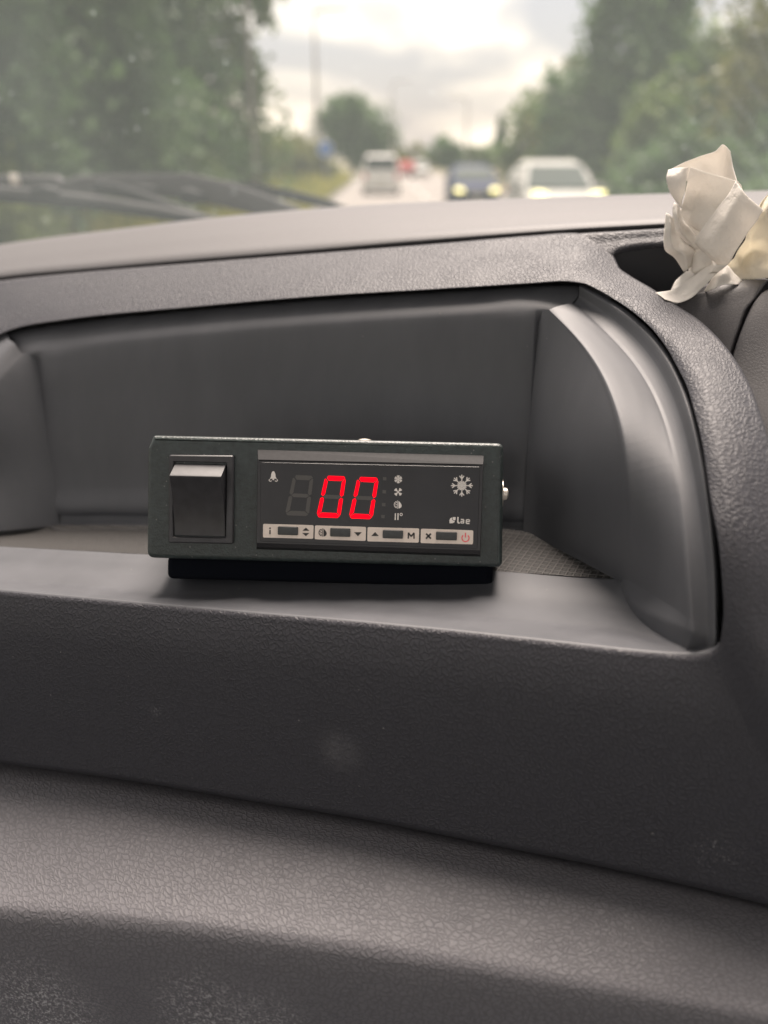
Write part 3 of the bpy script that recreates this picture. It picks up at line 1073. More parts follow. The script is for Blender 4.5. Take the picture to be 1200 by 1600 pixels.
# printed symbols on the display
bell = [(84, 124), (90, 120), (96, 124), (101, 136), (102, 150), (108, 160), (72, 160), (78, 150), (79, 136)]
printed('bell_symbol', [bell, circ(90, 163, 5, 10)] + polyline([(72, 163), (67, 168), (73, 174), (82, 171)], 4) + polyline([(108, 163), (113, 168), (107, 174), (98, 171)], 4), MAT['icon'])
printed('snowflake_symbol', snow(741, 163, 21, 6, 4.6, False) + ringpoly(741, 163, 9, 13, 0, 360, 12), MAT['icon'])
fan = []
for k in range(4):
    a_ = 20 + 90 * k
    fan.append([(740, 229)] + circ(740, 229, 22, 6, a_, a_ + 48))
printed('fan_symbol', fan + [circ(740, 229, 5, 10)], MAT['icon'])


def defrost(cx, cy, s):
    pl = [[(cx + 2 * s, cy - 20 * s)] + [(cx + (4 + x) * s, cy + y * s) for x, y in ((6, -12), (13, -2), (15, 7), (11, 15), (4, 19))] + [(cx + 2 * s, cy + 20 * s)]]
    pl.append(stroke((cx - 3 * s, cy - 21 * s), (cx - 3 * s, cy + 21 * s), 3 * s))
    for dx, dy in ((-9, -12), (-15, -4), (-9, 0), (-16, 8), (-9, 12)):
        pl.append([(cx + (dx - 3.4) * s, cy + dy * s), (cx + dx * s, cy + (dy - 3.4) * s), (cx + (dx + 3.4) * s, cy + dy * s), (cx + dx * s, cy + (dy + 3.4) * s)])
    pl += ringpoly(cx - 2 * s, cy, 17 * s, 20 * s, 110, 250, 8)
    return pl


printed('defrost_symbol', defrost(740, 295, 1.0), MAT['icon'])
printed('pause_degree_symbol', [stroke((726, 340), (725, 375), 6), stroke((740, 340), (739, 375), 6)] + ringpoly(756, 346, 4.5, 8, 0, 360, 14), MAT['icon'])
printed('large_snowflake_symbol', snow(1072, 196, 57, 8, 5.6, True), MAT['icon'])
# maker's mark: leaf and the letters lae
leaf = [(1008, 392), (1007, 378), (1012, 366), (1022, 361), (1021, 374), (1030, 379), (1036, 380), (1032, 388), (1022, 392)]
leaf2 = [(1025, 360), (1040, 360), (1039, 374), (1034, 377), (1026, 374), (1024, 369)]
la = [stroke((1052, 359), (1051, 389), 7), stroke((1051, 390), (1061, 390.4), 7)]
la += polyline([(1067, 372.2), (1082, 372.8), (1081, 391)], 6.2) + polyline([(1083, 391.2), (1067, 390.8), (1067.4, 381.5), (1082, 381.8)], 5)
la += polyline([(1112, 393.5), (1095, 393), (1096, 373.4), (1112, 374), (1111.6, 383.6), (1097, 383.2)], 5.6)
printed('maker_mark', [leaf, leaf2] + la, MAT['icon'])

# key labels with their rubber keys and symbols
PLATES = [((37, 395), (300, 402), (298, 473), (36, 466)), ((307, 403), (573, 411), (571.5, 484), (305.5, 475)),
          ((581, 412), (850, 419), (848, 493), (579.5, 486)), ((859, 420), (1132, 429), (1130, 502), (857, 495))]
KEYS = [((113, 409), (218, 412), (217, 455), (112, 452)), ((386, 417), (491, 420), (490, 464), (385, 461)),
        ((660, 427), (766, 430), (765, 473), (659, 470)), ((938, 436), (1047, 439), (1046, 482), (937, 479))]


def tri(cx, cy, w, h, up):
    return [(cx - w / 2, cy + h / 2), (cx + w / 2, cy + h / 2), (cx, cy - h / 2)] if up else [(cx - w / 2, cy - h / 2), (cx + w / 2, cy - h / 2), (cx, cy + h / 2)]


SYM = [
    [('letter_i', [stroke((73, 427), (72.5, 449), 7), circ(73, 417.5, 4.6, 10)], 'ink'),
     ('up_down_arrows', [tri(260, 423, 36, 16, True), tri(259.5, 451, 36, 16, False)], 'ink')],
    [('defrost_print', defrost(349, 440, 1.05), 'ink'), ('down_arrow', [tri(531, 449, 40, 21, False)], 'ink')],
    [('up_arrow', [tri(620, 448, 40, 21, True)], 'ink'),
     ('letter_m', polyline([(793, 472), (794, 441), (808, 461), (823, 441.5), (823, 472.5)], 7.5), 'ink')],
    [('cross_mark', [stroke((886, 446), (911, 472), 9), stroke((911, 446), (885, 472), 9)], 'ink'),
     ('power_mark', ringpoly(1091, 469, 15.5, 21.5, -50, 230, 24) + [stroke((1091, 442), (1091, 466), 6)], 'red_ink')],
]
for pl, ky, sy in zip(PLATES, KEYS, SYM):
    pts = [ZP(x, y, OV + 0.0001) for x, y in (pl[3], pl[2], pl[1], pl[0])]
    plate = build('key_label', prism(round_poly(pts, 0.0005, 4), OV - 0.0001, OV + 0.0001), MAT['plate'], CTRL, 'local', smooth=False)
    zk = OV + 0.0009
    kp = [ZP(x, y, zk) for x, y in (ky[3], ky[2], ky[1], ky[0])]
    build('rubber_key', prism(round_poly(kp, 0.0004, 4), OV, zk, 0.00025, 3), MAT['key'], plate, 'local', angle=40)
    for nm, polys, mt in sy:
        printed(nm, polys, MAT[mt], plate, OV + 0.00011)

# rocker switch
fr = [Lc(263, 848, .0012), Lc(364.5, 850, .0012), Lc(365, 711.5, .0012), Lc(264, 710.5, .0012)]
op = [Lc(270.5, 838.5, .0012), Lc(352.5, 840.5, .0012), Lc(354, 723.5, .0012), Lc(271.5, 721.5, .0012)]
fo, fi = round_poly(fr, 0.0008, 4), round_poly(op, 0.0003, 4)
rg = [[(x, y, -0.0002) for x, y in fo], [(x, y, 0.0010) for x, y in fo], [(x, y, 0.0014) for x, y in inset_poly(fo, 0.0004)],
      [(x, y, 0.0013) for x, y in inset_poly(fi, -0.0003)], [(x, y, 0.0010) for x, y in fi], [(x, y, -0.0002) for x, y in fi]]
SW = build('switch_frame', rings_geo(rg, False, True), MAT['switch'], CTRL, 'local', angle=35)
x0_, x1_ = op[0][0] + 0.0003, op[1][0] - 0.0003
yt, yb_ = (op[2][1] + op[3][1]) / 2 - 0.0006, (op[0][1] + op[1][1]) / 2 + 0.0004
prof = [(yt, -0.0004), (yt, 0.0008), (yt - 0.0004, 0.0016), (yt - 0.0038, 0.0068), (yt - 0.0042, 0.0071)]
for k in range(1, 9):
    s_ = k / 8
    prof.append((yt - 0.0042 + (yb_ - yt + 0.0042) * s_, 0.0071 * (1 - s_) ** 1.55 + 0.0008 * s_))
prof.append((yb_, -0.0004))
rr = [[(x, y, z) for y, z in prof] for x in (x0_, x1_)]
build('rocker', rings_geo(rr), MAT['switch'], SW, 'local', angle=22, bevel=0.00018)


def lathe_local(cx, cy, cz, axis, prof_, seg=20):
    rings = []
    for r, hgt in prof_:
        ring = []
        for k in range(seg):
            a_ = 2 * math.pi * k / seg
            if axis == 'x':
                ring.append((cx + hgt, cy + r * math.cos(a_), cz + r * math.sin(a_)))
            else:
                ring.append((cx + r * math.sin(a_), cy + hgt, cz + r * math.cos(a_)))
        rings.append(ring)
    return rings_geo(rings)


sx = Lc(786, 772)
build('side_screw', lathe_local(sx[0] + 0.0002, sx[1] - 0.0002, -0.012, 'x', [(0.0052, 0), (0.0052, 0.0005), (0.0048, 0.0007), (0.0022, 0.0008), (0.0022, 0.0014), (0.002, 0.0022), (0.0012, 0.0026), (0.0004, 0.0027)]), MAT['screw'], CTRL, 'local', angle=35)
tx = Lc(561, 690)
build('top_screw', lathe_local(tx[0], tx[1] - 0.0006, -0.024, 'y', [(0.0031, 0.0), (0.0031, 0.0008), (0.0028, 0.0018), (0.0018, 0.0024), (0.0005, 0.0026)]), MAT['screw'], CTRL, 'local', angle=35)

# ------------------------------------------------------------------ tissues
def tissue_mat(name, col, trans=0.4):
    m, nt, b = new_mat(name)
    L = nt.links.new
    b.inputs['Base Color'].default_value = (*col, 1)
    b.inputs['Roughness'].default_value = 0.95
    b.inputs['Specular IOR Level'].default_value = 0.05
    t = N(nt, 'ShaderNodeTexCoord')
    n = N(nt, 'ShaderNodeTexNoise', Scale=1400.0, Detail=3.0)
    L(t.outputs['Object'], n.inputs['Vector'])
    n2 = N(nt, 'ShaderNodeTexNoise', Scale=170.0, Detail=5.0, Roughness=0.6)
    L(t.outputs['Object'], n2.inputs['Vector'])
    bp = N(nt, 'ShaderNodeBump', Strength=0.35, Distance=0.0002)
    L(n.outputs['Fac'], bp.inputs['Height'])
    bp2 = N(nt, 'ShaderNodeBump', Strength=0.6, Distance=0.002)
    L(n2.outputs['Fac'], bp2.inputs['Height']); L(bp.outputs['Normal'], bp2.inputs['Normal'])
    vc = N(nt, 'ShaderNodeTexVoronoi', feature='DISTANCE_TO_EDGE', Scale=95.0)
    dn = N(nt, 'ShaderNodeVectorMath', operation='SCALE', Scale=0.012)
    L(n2.outputs['Color'], dn.inputs[0])
    da = N(nt, 'ShaderNodeVectorMath', operation='ADD')
    L(t.outputs['Object'], da.inputs[0]); L(dn.outputs['Vector'], da.inputs[1])
    L(da.outputs['Vector'], vc.inputs['Vector'])
    bp3 = N(nt, 'ShaderNodeBump', Strength=0.4, Distance=0.0012)
    L(vc.outputs['Distance'], bp3.inputs['Height']); L(bp2.outputs['Normal'], bp3.inputs['Normal'])
    L(bp3.outputs['Normal'], b.inputs['Normal'])
    tr = N(nt, 'ShaderNodeBsdfTranslucent')
    tr.inputs['Color'].default_value = (*col, 1)
    ms = N(nt, 'ShaderNodeMixShader')
    ms.inputs['Fac'].default_value = trans
    L(b.outputs['BSDF'], ms.inputs[1]); L(tr.outputs['BSDF'], ms.inputs[2])
    L(ms.outputs['Shader'], nt.nodes['Material Output'].inputs['Surface'])
    return m


MAT['tissue'] = tissue_mat('white_tissue', (0.84, 0.81, 0.765), 0.35)
MAT['cream'] = tissue_mat('cream_tissue', (0.88, 0.84, 0.74), 0.4)


def TP(zx, zy, y0):
    return P(1020 + zx * 0.1687, 215 + zy * 0.1688, y0)


def sheet(rows_, nu=30, nv=30, wob=0.0009):
    R_ = [[TP(*p) for p in r] for r in rows_]
    v, f = loft_grid(R_, nu, nv)
    ph = RNG.uniform(0, 6, 6)
    d = (np.sin(v[:, 0] * 310 + ph[0] + v[:, 2] * 120) + np.sin(v[:, 2] * 270 + ph[1] + v[:, 0] * 160) + 0.6 * np.sin((v[:, 0] + v[:, 2]) * 620 + ph[2])) * wob / 2
    v = v + np.outer(d, (0.1, -1, 0.1))
    return v, f


WT = empty('crumpled_tissue', P(1100, 440, 350) - np.array((0, 0, 0.03)), 'crumpled white paper tissue with a folded band, stuffed in the dashboard pocket', 'tissue')
sheets = [
    sheet([[(150, 300, 360), (300, 225, 361), (450, 168, 362), (580, 125, 363), (655, 60, 364), (685, 75, 364), (732, 125, 362)],
           [(165, 330, 361), (310, 250, 364), (460, 215, 366), (590, 180, 367), (660, 150, 366), (700, 170, 365), (745, 220, 361)],
           [(180, 420, 362), (340, 400, 368), (480, 420, 370), (600, 430, 370), (690, 430, 368), (740, 425, 362), (790, 405, 353)]]),
    sheet([[(150, 298, 360), (245, 280, 356), (342, 274, 350)], [(128, 372, 357), (235, 350, 353), (338, 320, 351)],
           [(148, 470, 356), (235, 450, 352), (315, 430, 351)], [(195, 560, 357), (240, 560, 354), (285, 560, 353)], [(255, 642, 358), (258, 645, 357), (264, 652, 356)]]),
    sheet([[(342, 275, 350), (480, 318, 348), (640, 360, 347), (790, 408, 346)], [(322, 400, 352), (440, 440, 352), (570, 470, 350), (730, 530, 347)],
           [(288, 560, 355), (380, 600, 357), (470, 620, 354), (630, 670, 348)], [(262, 690, 359), (330, 760, 360), (390, 800, 356), (540, 800, 349)], [(290, 760, 360), (340, 810, 360), (400, 850, 357), (480, 890, 350)]]),
    sheet([[(772, 402, 344), (840, 500, 340), (930, 595, 340), (1016, 668, 343)], [(700, 525, 344), (775, 610, 339), (870, 720, 338.5), (960, 760, 342)],
           [(590, 670, 344), (680, 770, 338), (780, 880, 338), (865, 905, 341.5)], [(480, 815, 345), (575, 910, 339), (690, 1020, 338), (765, 1065, 341)],
           [(385, 958, 347), (480, 1030, 342), (580, 1110, 340), (690, 1172, 342)], [(470, 1060, 349), (520, 1110, 346), (570, 1150, 343), (640, 1200, 343)]], 26, 34, 0.0005),
    sheet([[(550, 1140, 345), (600, 1180, 342), (690, 1170, 342)], [(480, 1210, 346), (540, 1250, 342), (600, 1250, 342)], [(400, 1270, 347), (430, 1350, 342), (490, 1370, 341)],
           [(250, 1370, 347), (300, 1440, 342), (390, 1460, 340)], [(165, 1415, 346), (170, 1480, 342), (230, 1530, 338)], [(20, 1438, 344), (60, 1462, 341), (110, 1500, 337)]], 14, 34),
    sheet([[(365, 1105, 352), (420, 1060, 349), (480, 1032, 346), (530, 1080, 344)], [(372, 1160, 351), (430, 1120, 347), (500, 1110, 344), (548, 1140, 343)],
           [(350, 1260, 352), (420, 1240, 348), (480, 1210, 346), (545, 1180, 344)]], 14, 14, 0.0008),
    sheet([[(128, 695, 352), (160, 712, 348), (190, 750, 352)], [(112, 850, 352), (165, 850, 345), (215, 860, 354)], [(122, 1030, 352), (200, 1010, 345), (300, 965, 354)],
           [(215, 1112, 353), (300, 1090, 347), (395, 1055, 353)], [(300, 1245, 354), (335, 1215, 350), (372, 1190, 353)]], 16, 28, 0.0009),
    sheet([[(212, 598, 362), (235, 615, 360), (262, 645, 359)], [(188, 690, 361), (230, 720, 357), (285, 770, 360)], [(205, 830, 360), (270, 860, 355), (345, 845, 359)], [(290, 960, 358), (340, 960, 354), (410, 940, 355)],
           [(380, 1060, 355), (400, 1040, 352), (440, 1030, 350)]], 14, 22, 0.0008),
    sheet([[(300, 1235, 354), (350, 1240, 352), (400, 1240, 351)], [(215, 1320, 353), (290, 1320, 350), (360, 1300, 350)], [(165, 1425, 350), (220, 1400, 348), (300, 1370, 348)]], 12, 14, 0.0008),
    sheet([[(600, 1220, 348), (680, 1180, 350), (760, 1260, 352), (830, 1330, 352)], [(540, 1310, 346), (640, 1270, 344), (720, 1310, 348), (810, 1345, 350)],
           [(460, 1440, 346), (560, 1400, 342), (680, 1360, 345), (790, 1360, 348)]], 16, 16, 0.0012),
    sheet([[(785, 400, 356), (830, 440, 356), (850, 500, 355), (960, 600, 352), (1010, 640, 350)], [(760, 480, 360), (800, 560, 360), (880, 640, 358), (960, 720, 354), (1000, 700, 350)]], 14, 8),
]
sheets.append(sheet([[(265, 652, 364), (420, 770, 361), (650, 690, 356)], [(300, 980, 363), (430, 990, 359), (650, 940, 354)], [(335, 1290, 360), (460, 1250, 356), (660, 1190, 351)]], 14, 20, 0.001))
build('paper_sheet', join_geo(*sheets), MAT['tissue'], WT, solid=0.00015)
CT = empty('cream_tissue_wad', P(1190, 440, 362) - np.array((0, 0, 0.03)), 'cream yellowish tissue wad behind the white one at the right edge', 'tissue')
wad = [sheet([[(1005, 660, 352), (1050, 500, 360), (1075, 440, 362), (1200, 400, 364), (1340, 430, 366)], [(930, 800, 356), (1010, 760, 352), (1080, 700, 350), (1200, 640, 352), (1340, 640, 360)],
              [(830, 950, 360), (920, 930, 358), (1020, 920, 352), (1180, 880, 347), (1340, 860, 356)], [(730, 1110, 362), (840, 1080, 366), (960, 1050, 362), (1150, 1080, 352), (1340, 1060, 356)],
              [(670, 1200, 360), (800, 1200, 364), (920, 1200, 358), (1100, 1200, 356), (1340, 1200, 358)], [(760, 1330, 356), (840, 1320, 356), (950, 1310, 354), (1100, 1300, 352), (1340, 1290, 354)]], 30, 30, 0.0024)]
build('paper_sheet', join_geo(*wad), MAT['cream'], CT, solid=0.00015)

# ------------------------------------------------------------------ windscreen and wipers
def glass_mat():
    m, nt, b = new_mat('dusty_windscreen')
    L = nt.links.new
    nt.nodes.remove(b)
    outn = nt.nodes['Material Output']
    t = N(nt, 'ShaderNodeTexCoord')
    clear = N(nt, 'ShaderNodeBsdfTransparent')
    clear.inputs['Color'].default_value = (0.955, 0.945, 0.935, 1)
    gl = N(nt, 'ShaderNodeBsdfGlossy', Roughness=0.02)
    fr_ = N(nt, 'ShaderNodeFresnel', IOR=1.45)
    m1 = N(nt, 'ShaderNodeMixShader')
    ml = N(nt, 'ShaderNodeMath', operation='MULTIPLY')
    ml.inputs[1].default_value = 0.5
    L(fr_.outputs['Fac'], ml.inputs[0]); L(ml.outputs['Value'], m1.inputs['Fac'])
    L(clear.outputs['BSDF'], m1.inputs[1]); L(gl.outputs['BSDF'], m1.inputs[2])
    du = N(nt, 'ShaderNodeBsdfTranslucent')
    du.inputs['Color'].default_value = (0.7, 0.8, 0.8, 1)
    n = N(nt, 'ShaderNodeTexNoise', Scale=5.0, Detail=5.0)
    L(t.outputs['Object'], n.inputs['Vector'])
    r = N(nt, 'ShaderNodeMapRange')
    r.inputs['From Min'].default_value = 0.3; r.inputs['From Max'].default_value = 0.7
    r.inputs['To Min'].default_value = 0.04; r.inputs['To Max'].default_value = 0.06
    L(n.outputs['Fac'], r.inputs['Value'])
    v = N(nt, 'ShaderNodeTexVoronoi', Scale=95.0)
    L(t.outputs['Object'], v.inputs['Vector'])
    vr = N(nt, 'ShaderNodeMapRange')
    vr.inputs['From Min'].default_value = 0.16; vr.inputs['From Max'].default_value = 0.1
    vr.inputs['To Max'].default_value = 0.12
    L(v.outputs['Distance'], vr.inputs['Value'])
    sp = N(nt, 'ShaderNodeSeparateColor')
    L(v.outputs['Color'], sp.inputs['Color'])
    gt = N(nt, 'ShaderNodeMath', operation='GREATER_THAN')
    gt.inputs[1].default_value = 0.8
    L(sp.outputs['Red'], gt.inputs[0])
    mu = N(nt, 'ShaderNodeMath', operation='MULTIPLY')
    L(vr.outputs['Result'], mu.inputs[0]); L(gt.outputs['Value'], mu.inputs[1])
    ad = N(nt, 'ShaderNodeMath', operation='ADD')
    L(r.outputs['Result'], ad.inputs[0]); L(mu.outputs['Value'], ad.inputs[1])
    m2 = N(nt, 'ShaderNodeMixShader')
    wm = N(nt, 'ShaderNodeMapping')
    wm.inputs['Rotation'].default_value = (0, math.radians(52), 0)
    L(t.outputs['Object'], wm.inputs['Vector'])
    wv = N(nt, 'ShaderNodeTexWave', wave_type='BANDS', bands_direction='X', Scale=21.0, Distortion=5.0, Detail=4.0)
    wv.inputs['Detail Scale'].default_value = 0.4
    L(wm.outputs['Vector'], wv.inputs['Vector'])
    wr = N(nt, 'ShaderNodeMapRange')
    wr.inputs['From Min'].default_value = 0.75; wr.inputs['From Max'].default_value = 1.0
    L(wv.outputs['Fac'], wr.inputs['Value'])
    sx_ = N(nt, 'ShaderNodeSeparateXYZ')
    L(t.outputs['Object'], sx_.inputs['Vector'])
    xm = N(nt, 'ShaderNodeMapRange')
    xm.inputs['From Min'].default_value = 0.2; xm.inputs['From Max'].default_value = 0.42
    xm.inputs['To Max'].default_value = 0.03
    L(sx_.outputs['X'], xm.inputs['Value'])
    st_ = N(nt, 'ShaderNodeMath', operation='MULTIPLY')
    L(wr.outputs['Result'], st_.inputs[0]); L(xm.outputs['Result'], st_.inputs[1])
    ad2 = N(nt, 'ShaderNodeMath', operation='ADD')
    L(ad.outputs['Value'], ad2.inputs[0]); L(st_.outputs['Value'], ad2.inputs[1])
    L(ad2.outputs['Value'], m2.inputs['Fac'])
    L(m1.outputs['Shader'], m2.inputs[1]); L(du.outputs['BSDF'], m2.inputs[2])
    L(m2.outputs['Shader'], outn.inputs['Surface'])
    return m


WS0, WS1 = np.array((0, 0.90, 1.60)), np.array((0, 0.36, 2.45))
wrows = []
for s in (0, 0.25, 0.5, 0.75, 1.0):
    c_ = WS0 + (WS1 - WS0) * s
    wrows.append([c_ + np.array((x, -0.10 * (x / 0.9) ** 2, 0.0)) for x in (-0.95, -0.6, -0.3, 0, 0.3, 0.6, 0.95, 1.3)])
ws = build('windscreen', loft_grid(wrows, 40, 20), glass_mat())
tag(ws, 'dusty laminated windscreen in front of the dashboard', None, None, 'structure')
sl = [wrows[0][i] + np.array((0, 0.0, 0.0)) for i in range(8)]
seal = build('windscreen_seal', tube_geo([p + np.array((0, 0.01, -0.008)) for p in sl], 0.009, 8), MAT['wiper_dark'])
tag(seal, 'black rubber seal along the foot of the windscreen', None, None, 'structure')


def WP(px, py, Y):
    d = ray(px, py)
    return CAM + d * Y / d[1]


def strip_geo(path, w, h):
    """Rectangular bar along photograph points at depth Y: (px, py, Y); w up-down, h fore-aft."""
    pts = [WP(*q_) for q_ in path]
    rings = []
    for i_, p in enumerate(pts):
        ww = (w[i_] if hasattr(w, '__len__') else w) * 1.5
        rings.append([p + np.array((0, dy * h, dz * ww)) for dy, dz in ((-0.5, -0.35), (-0.35, -0.5), (0.35, -0.5), (0.5, -0.35), (0.5, 0.35), (0.35, 0.5), (-0.35, 0.5), (-0.5, 0.35))])
    return rings_geo(rings)


w1 = empty('windscreen_wiper', WP(100, 300, 1.0), 'upper grey wiper with a thick arm lying over the other wiper', 'wiper', 'parked wipers outside the windscreen')
build('arm', strip_geo([(-120, 287, 1.02), (-20, 288, 1.02), (50, 289, 1.02), (92, 288, 1.02), (101, 292, 1.02), (130, 290, 1.02), (200, 288, 1.02), (290, 290, 1.02), (350, 303, 1.0), (410, 320, 1.0), (470, 342, 0.99)],
                       [0.014, 0.014, 0.015, 0.013, 0.009, 0.015, 0.015, 0.018, 0.018, 0.016, 0.015], 0.02), MAT['wiper'], w1, angle=40)
build('blade', strip_geo([(230, 286, 1.06), (330, 289, 1.06), (400, 295, 1.06), (460, 306, 1.06), (510, 318, 1.06), (550, 331, 1.06)], [0.009, 0.009, 0.008, 0.008, 0.007, 0.005], 0.01), MAT['wiper_dark'], w1, angle=40)
build('hinge_bracket', strip_geo([(206, 299, 1.0), (222, 302, 1.0), (246, 300, 1.0)], [0.007, 0.012, 0.007], 0.016), MAT['wiper_dark'], w1, angle=40)
build('hinge_bracket', strip_geo([(282, 305, 1.0), (298, 307, 1.0), (322, 309, 1.0)], [0.008, 0.012, 0.006], 0.016), MAT['wiper_dark'], w1, angle=40)
build('hinge_pin', strip_geo([(18, 280, 1.0), (28, 280, 1.0)], 0.008, 0.01), MAT['screw'], w1, angle=40)
w2 = empty('windscreen_wiper', WP(100, 320, 0.97), 'lower grey wiper with a slim two-strip blade running down to the dashboard edge', 'wiper', 'parked wipers outside the windscreen')
build('blade', strip_geo([(-120, 290, .97), (0, 300, .97), (80, 307, .97), (160, 316, .97), (240, 328, .97), (310, 340, .97), (370, 350, .97)], [0.008, 0.008, 0.008, 0.008, 0.007, 0.006, 0.004], 0.014), MAT['wiper'], w2, angle=40)
build('rubber_strip', strip_geo([(-120, 300, .965), (0, 309, .965), (80, 315, .965), (160, 323, .965), (240, 335, .965), (310, 346, .965), (370, 354, .965)], 0.006, 0.006), MAT['wiper_dark'], w2, angle=40)
build('arm', strip_geo([(150, 293, .98), (185, 298, .98), (215, 306, .98), (250, 317, .98), (300, 334, .98), (340, 348, .98)], [0.009, 0.009, 0.008, 0.007, 0.006, 0.006], 0.012), MAT['wiper_dark'], w2, angle=40)
build('bracket', strip_geo([(52, 301, .97), (70, 299, .97), (95, 303, .97)], [0.006, 0.009, 0.006], 0.016), MAT['wiper_dark'], w2, angle=40)

# ------------------------------------------------------------------ unseen cab shell round the dashboard, added to dim light from behind the viewer
liner = simple('headliner_cloth', (0.55, 0.57, 0.6), 0.95, var=0.06, vscale=60)
trim_m = simple('cab_trim', (0.11, 0.12, 0.14), 0.6, var=0.1, vscale=30)
tag(build('bulkhead', box_geo((-1.0, -0.98, 0.55), (1.35, -0.94, 1.35)), trim_m, smooth=False), None, None, None, 'structure')
tag(build('cab_roof', box_geo((-1.0, -0.939, 2.46), (1.35, 0.34, 2.5)), liner, smooth=False), None, None, None, 'structure')
tag(build('cab_floor', box_geo((-1.0, -0.939, 0.5), (1.35, 0.85, 0.55)), trim_m, smooth=False), None, None, None, 'structure')
for x in (-0.995, 1.315):
    tag(build('cab_side', box_geo((x, -0.939, 0.551), (x + 0.035, 0.75, 1.52)), trim_m, smooth=False), None, None, None, 'structure')

# ------------------------------------------------------------------ outside: ground, road, verge
def ground_mat():
    m, nt, b = new_mat('verge_ground')
    L = nt.links.new
    t = N(nt, 'ShaderNodeTexCoord')
    n = N(nt, 'ShaderNodeTexNoise', Scale=0.5, Detail=6.0)
    L(t.outputs['Object'], n.inputs['Vector'])
    c = N(nt, 'ShaderNodeValToRGB')
    c.color_ramp.elements[0].position = 0.35
    c.color_ramp.elements[0].color = (0.05, 0.065, 0.025, 1)
    c.color_ramp.elements[1].position = 0.65
    c.color_ramp.elements[1].color = (0.15, 0.12, 0.075, 1)
    L(n.outputs['Fac'], c.inputs['Fac']); L(c.outputs['Color'], b.inputs['Base Color'])
    b.inputs['Roughness'].default_value = 0.95
    return m


def sheet_xy(x0, x1, y0, y1, z, nx=2, ny=40):
    X, Yv = np.linspace(x0, x1, nx), np.linspace(y0, y1, ny)
    v = np.array([(x, y, z) for y in Yv for x in X])
    f = [(j * nx + i, j * nx + i + 1, (j + 1) * nx + i + 1, (j + 1) * nx + i) for j in range(ny - 1) for i in range(nx - 1)]
    return v, f


tag(build('ground', sheet_xy(-800, 800, -60, 2000, 0, 20, 60), ground_mat()), None, None, None, 'structure')
tag(build('road', sheet_xy(-2.3, 6.2, -50, 900, 0.004), simple('asphalt', (0.16, 0.145, 0.13), 0.85, var=0.15, vscale=1.5)), None, None, None, 'structure')
tag(build('kerb', box_geo((-2.45, -50, 0), (-2.3, 900, 0.11)), simple('kerb_stone', (0.25, 0.24, 0.22), 0.9, var=0.2, vscale=2)), None, None, None, 'structure')
lm = simple('road_paint', (0.6, 0.58, 0.54), 0.7)
dash = [box_geo((1.92, y, 0.0045), (2.04, y + 3, 0.009)) for y in range(6, 200, 9)]
tag(build('road_markings', join_geo(*dash), lm, smooth=False), None, None, None, 'structure')

# grassy bank on the left verge
grass_m = leaf_mat('verge_grass', (0.16, 0.19, 0.03), (0.4, 0.36, 0.09))
gx = RNG.uniform(-5.2, -2.6, 26000); gy = RNG.uniform(14, 70, 26000)
gh = RNG.uniform(0.3, 0.8, 26000) * (1 + 0.6 * (-gx - 2.6) / 2.6)
a_ = RNG.uniform(0, math.pi, 26000)
gv = np.zeros((26000, 3, 3))
gv[:, 0] = np.stack([gx - 0.04 * np.cos(a_), gy - 0.04 * np.sin(a_), np.zeros_like(gx)], -1)
gv[:, 1] = np.stack([gx + 0.04 * np.cos(a_), gy + 0.04 * np.sin(a_), np.zeros_like(gx)], -1)
gv[:, 2] = np.stack([gx + RNG.normal(0, .1, 26000), gy + RNG.normal(0, .1, 26000), gh], -1)
tag(build('verge_grass', (gv.reshape(-1, 3), np.arange(26000 * 3).reshape(-1, 3)), grass_m, smooth=False), 'long yellow-green grass along the left verge', 'grass', None, 'stuff')

# ------------------------------------------------------------------ trees
LEAF = {
    'deep': leaf_mat('deep_green_leaves', (0.05, 0.1, 0.035), (0.12, 0.2, 0.07)),
    'mid': leaf_mat('mid_green_leaves', (0.06, 0.11, 0.03), (0.16, 0.22, 0.065)),
    'olive': leaf_mat('olive_leaves', (0.07, 0.09, 0.02), (0.2, 0.2, 0.055)),
    'lime': leaf_mat('lime_leaves', (0.1, 0.14, 0.03), (0.2, 0.24, 0.07)),
}


def crown_geo(blobs, n, size, seed):
    """Leaf-sized quads gathered in clumps through a few ellipsoids (cx, cy, cz, rx, ry, rz)."""
    r = np.random.default_rng(seed)
    vol = np.array([b_[3] * b_[4] * b_[5] for b_ in blobs]) ** 0.8
    cnt = np.maximum(1, (n * vol / vol.sum())).astype(int)
    pts = []
    for b_, k in zip(blobs, cnt):
        nc = max(5, k // 110)
        d = r.normal(size=(nc, 3)); d /= np.linalg.norm(d, axis=1)[:, None]
        cc = d * (r.uniform(0.25, 1.0, (nc, 1)) ** 0.5)
        per = r.integers(0, nc, k)
        p = cc[per] + r.normal(0, 0.17, (k, 3)) * r.uniform(0.6, 1.3, (nc, 1))[per]
        pts.append(p * np.array(b_[3:6]) + np.array(b_[:3]))
    p = np.concatenate(pts)
    m = len(p)
    u = r.normal(size=(m, 3)); u /= np.linalg.norm(u, axis=1)[:, None]
    w = np.cross(u, r.normal(size=(m, 3))); w /= np.linalg.norm(w, axis=1)[:, None]
    s = (size * r.uniform(0.6, 1.4, m))[:, None]
    v = np.stack([p - u * s, p + w * s * 0.55, p + u * s, p - w * s * 0.55], 1)
    v[:, :, 2] = np.maximum(v[:, :, 2], 0.03)
    return v.reshape(-1, 3), np.arange(m * 4).reshape(-1, 4)


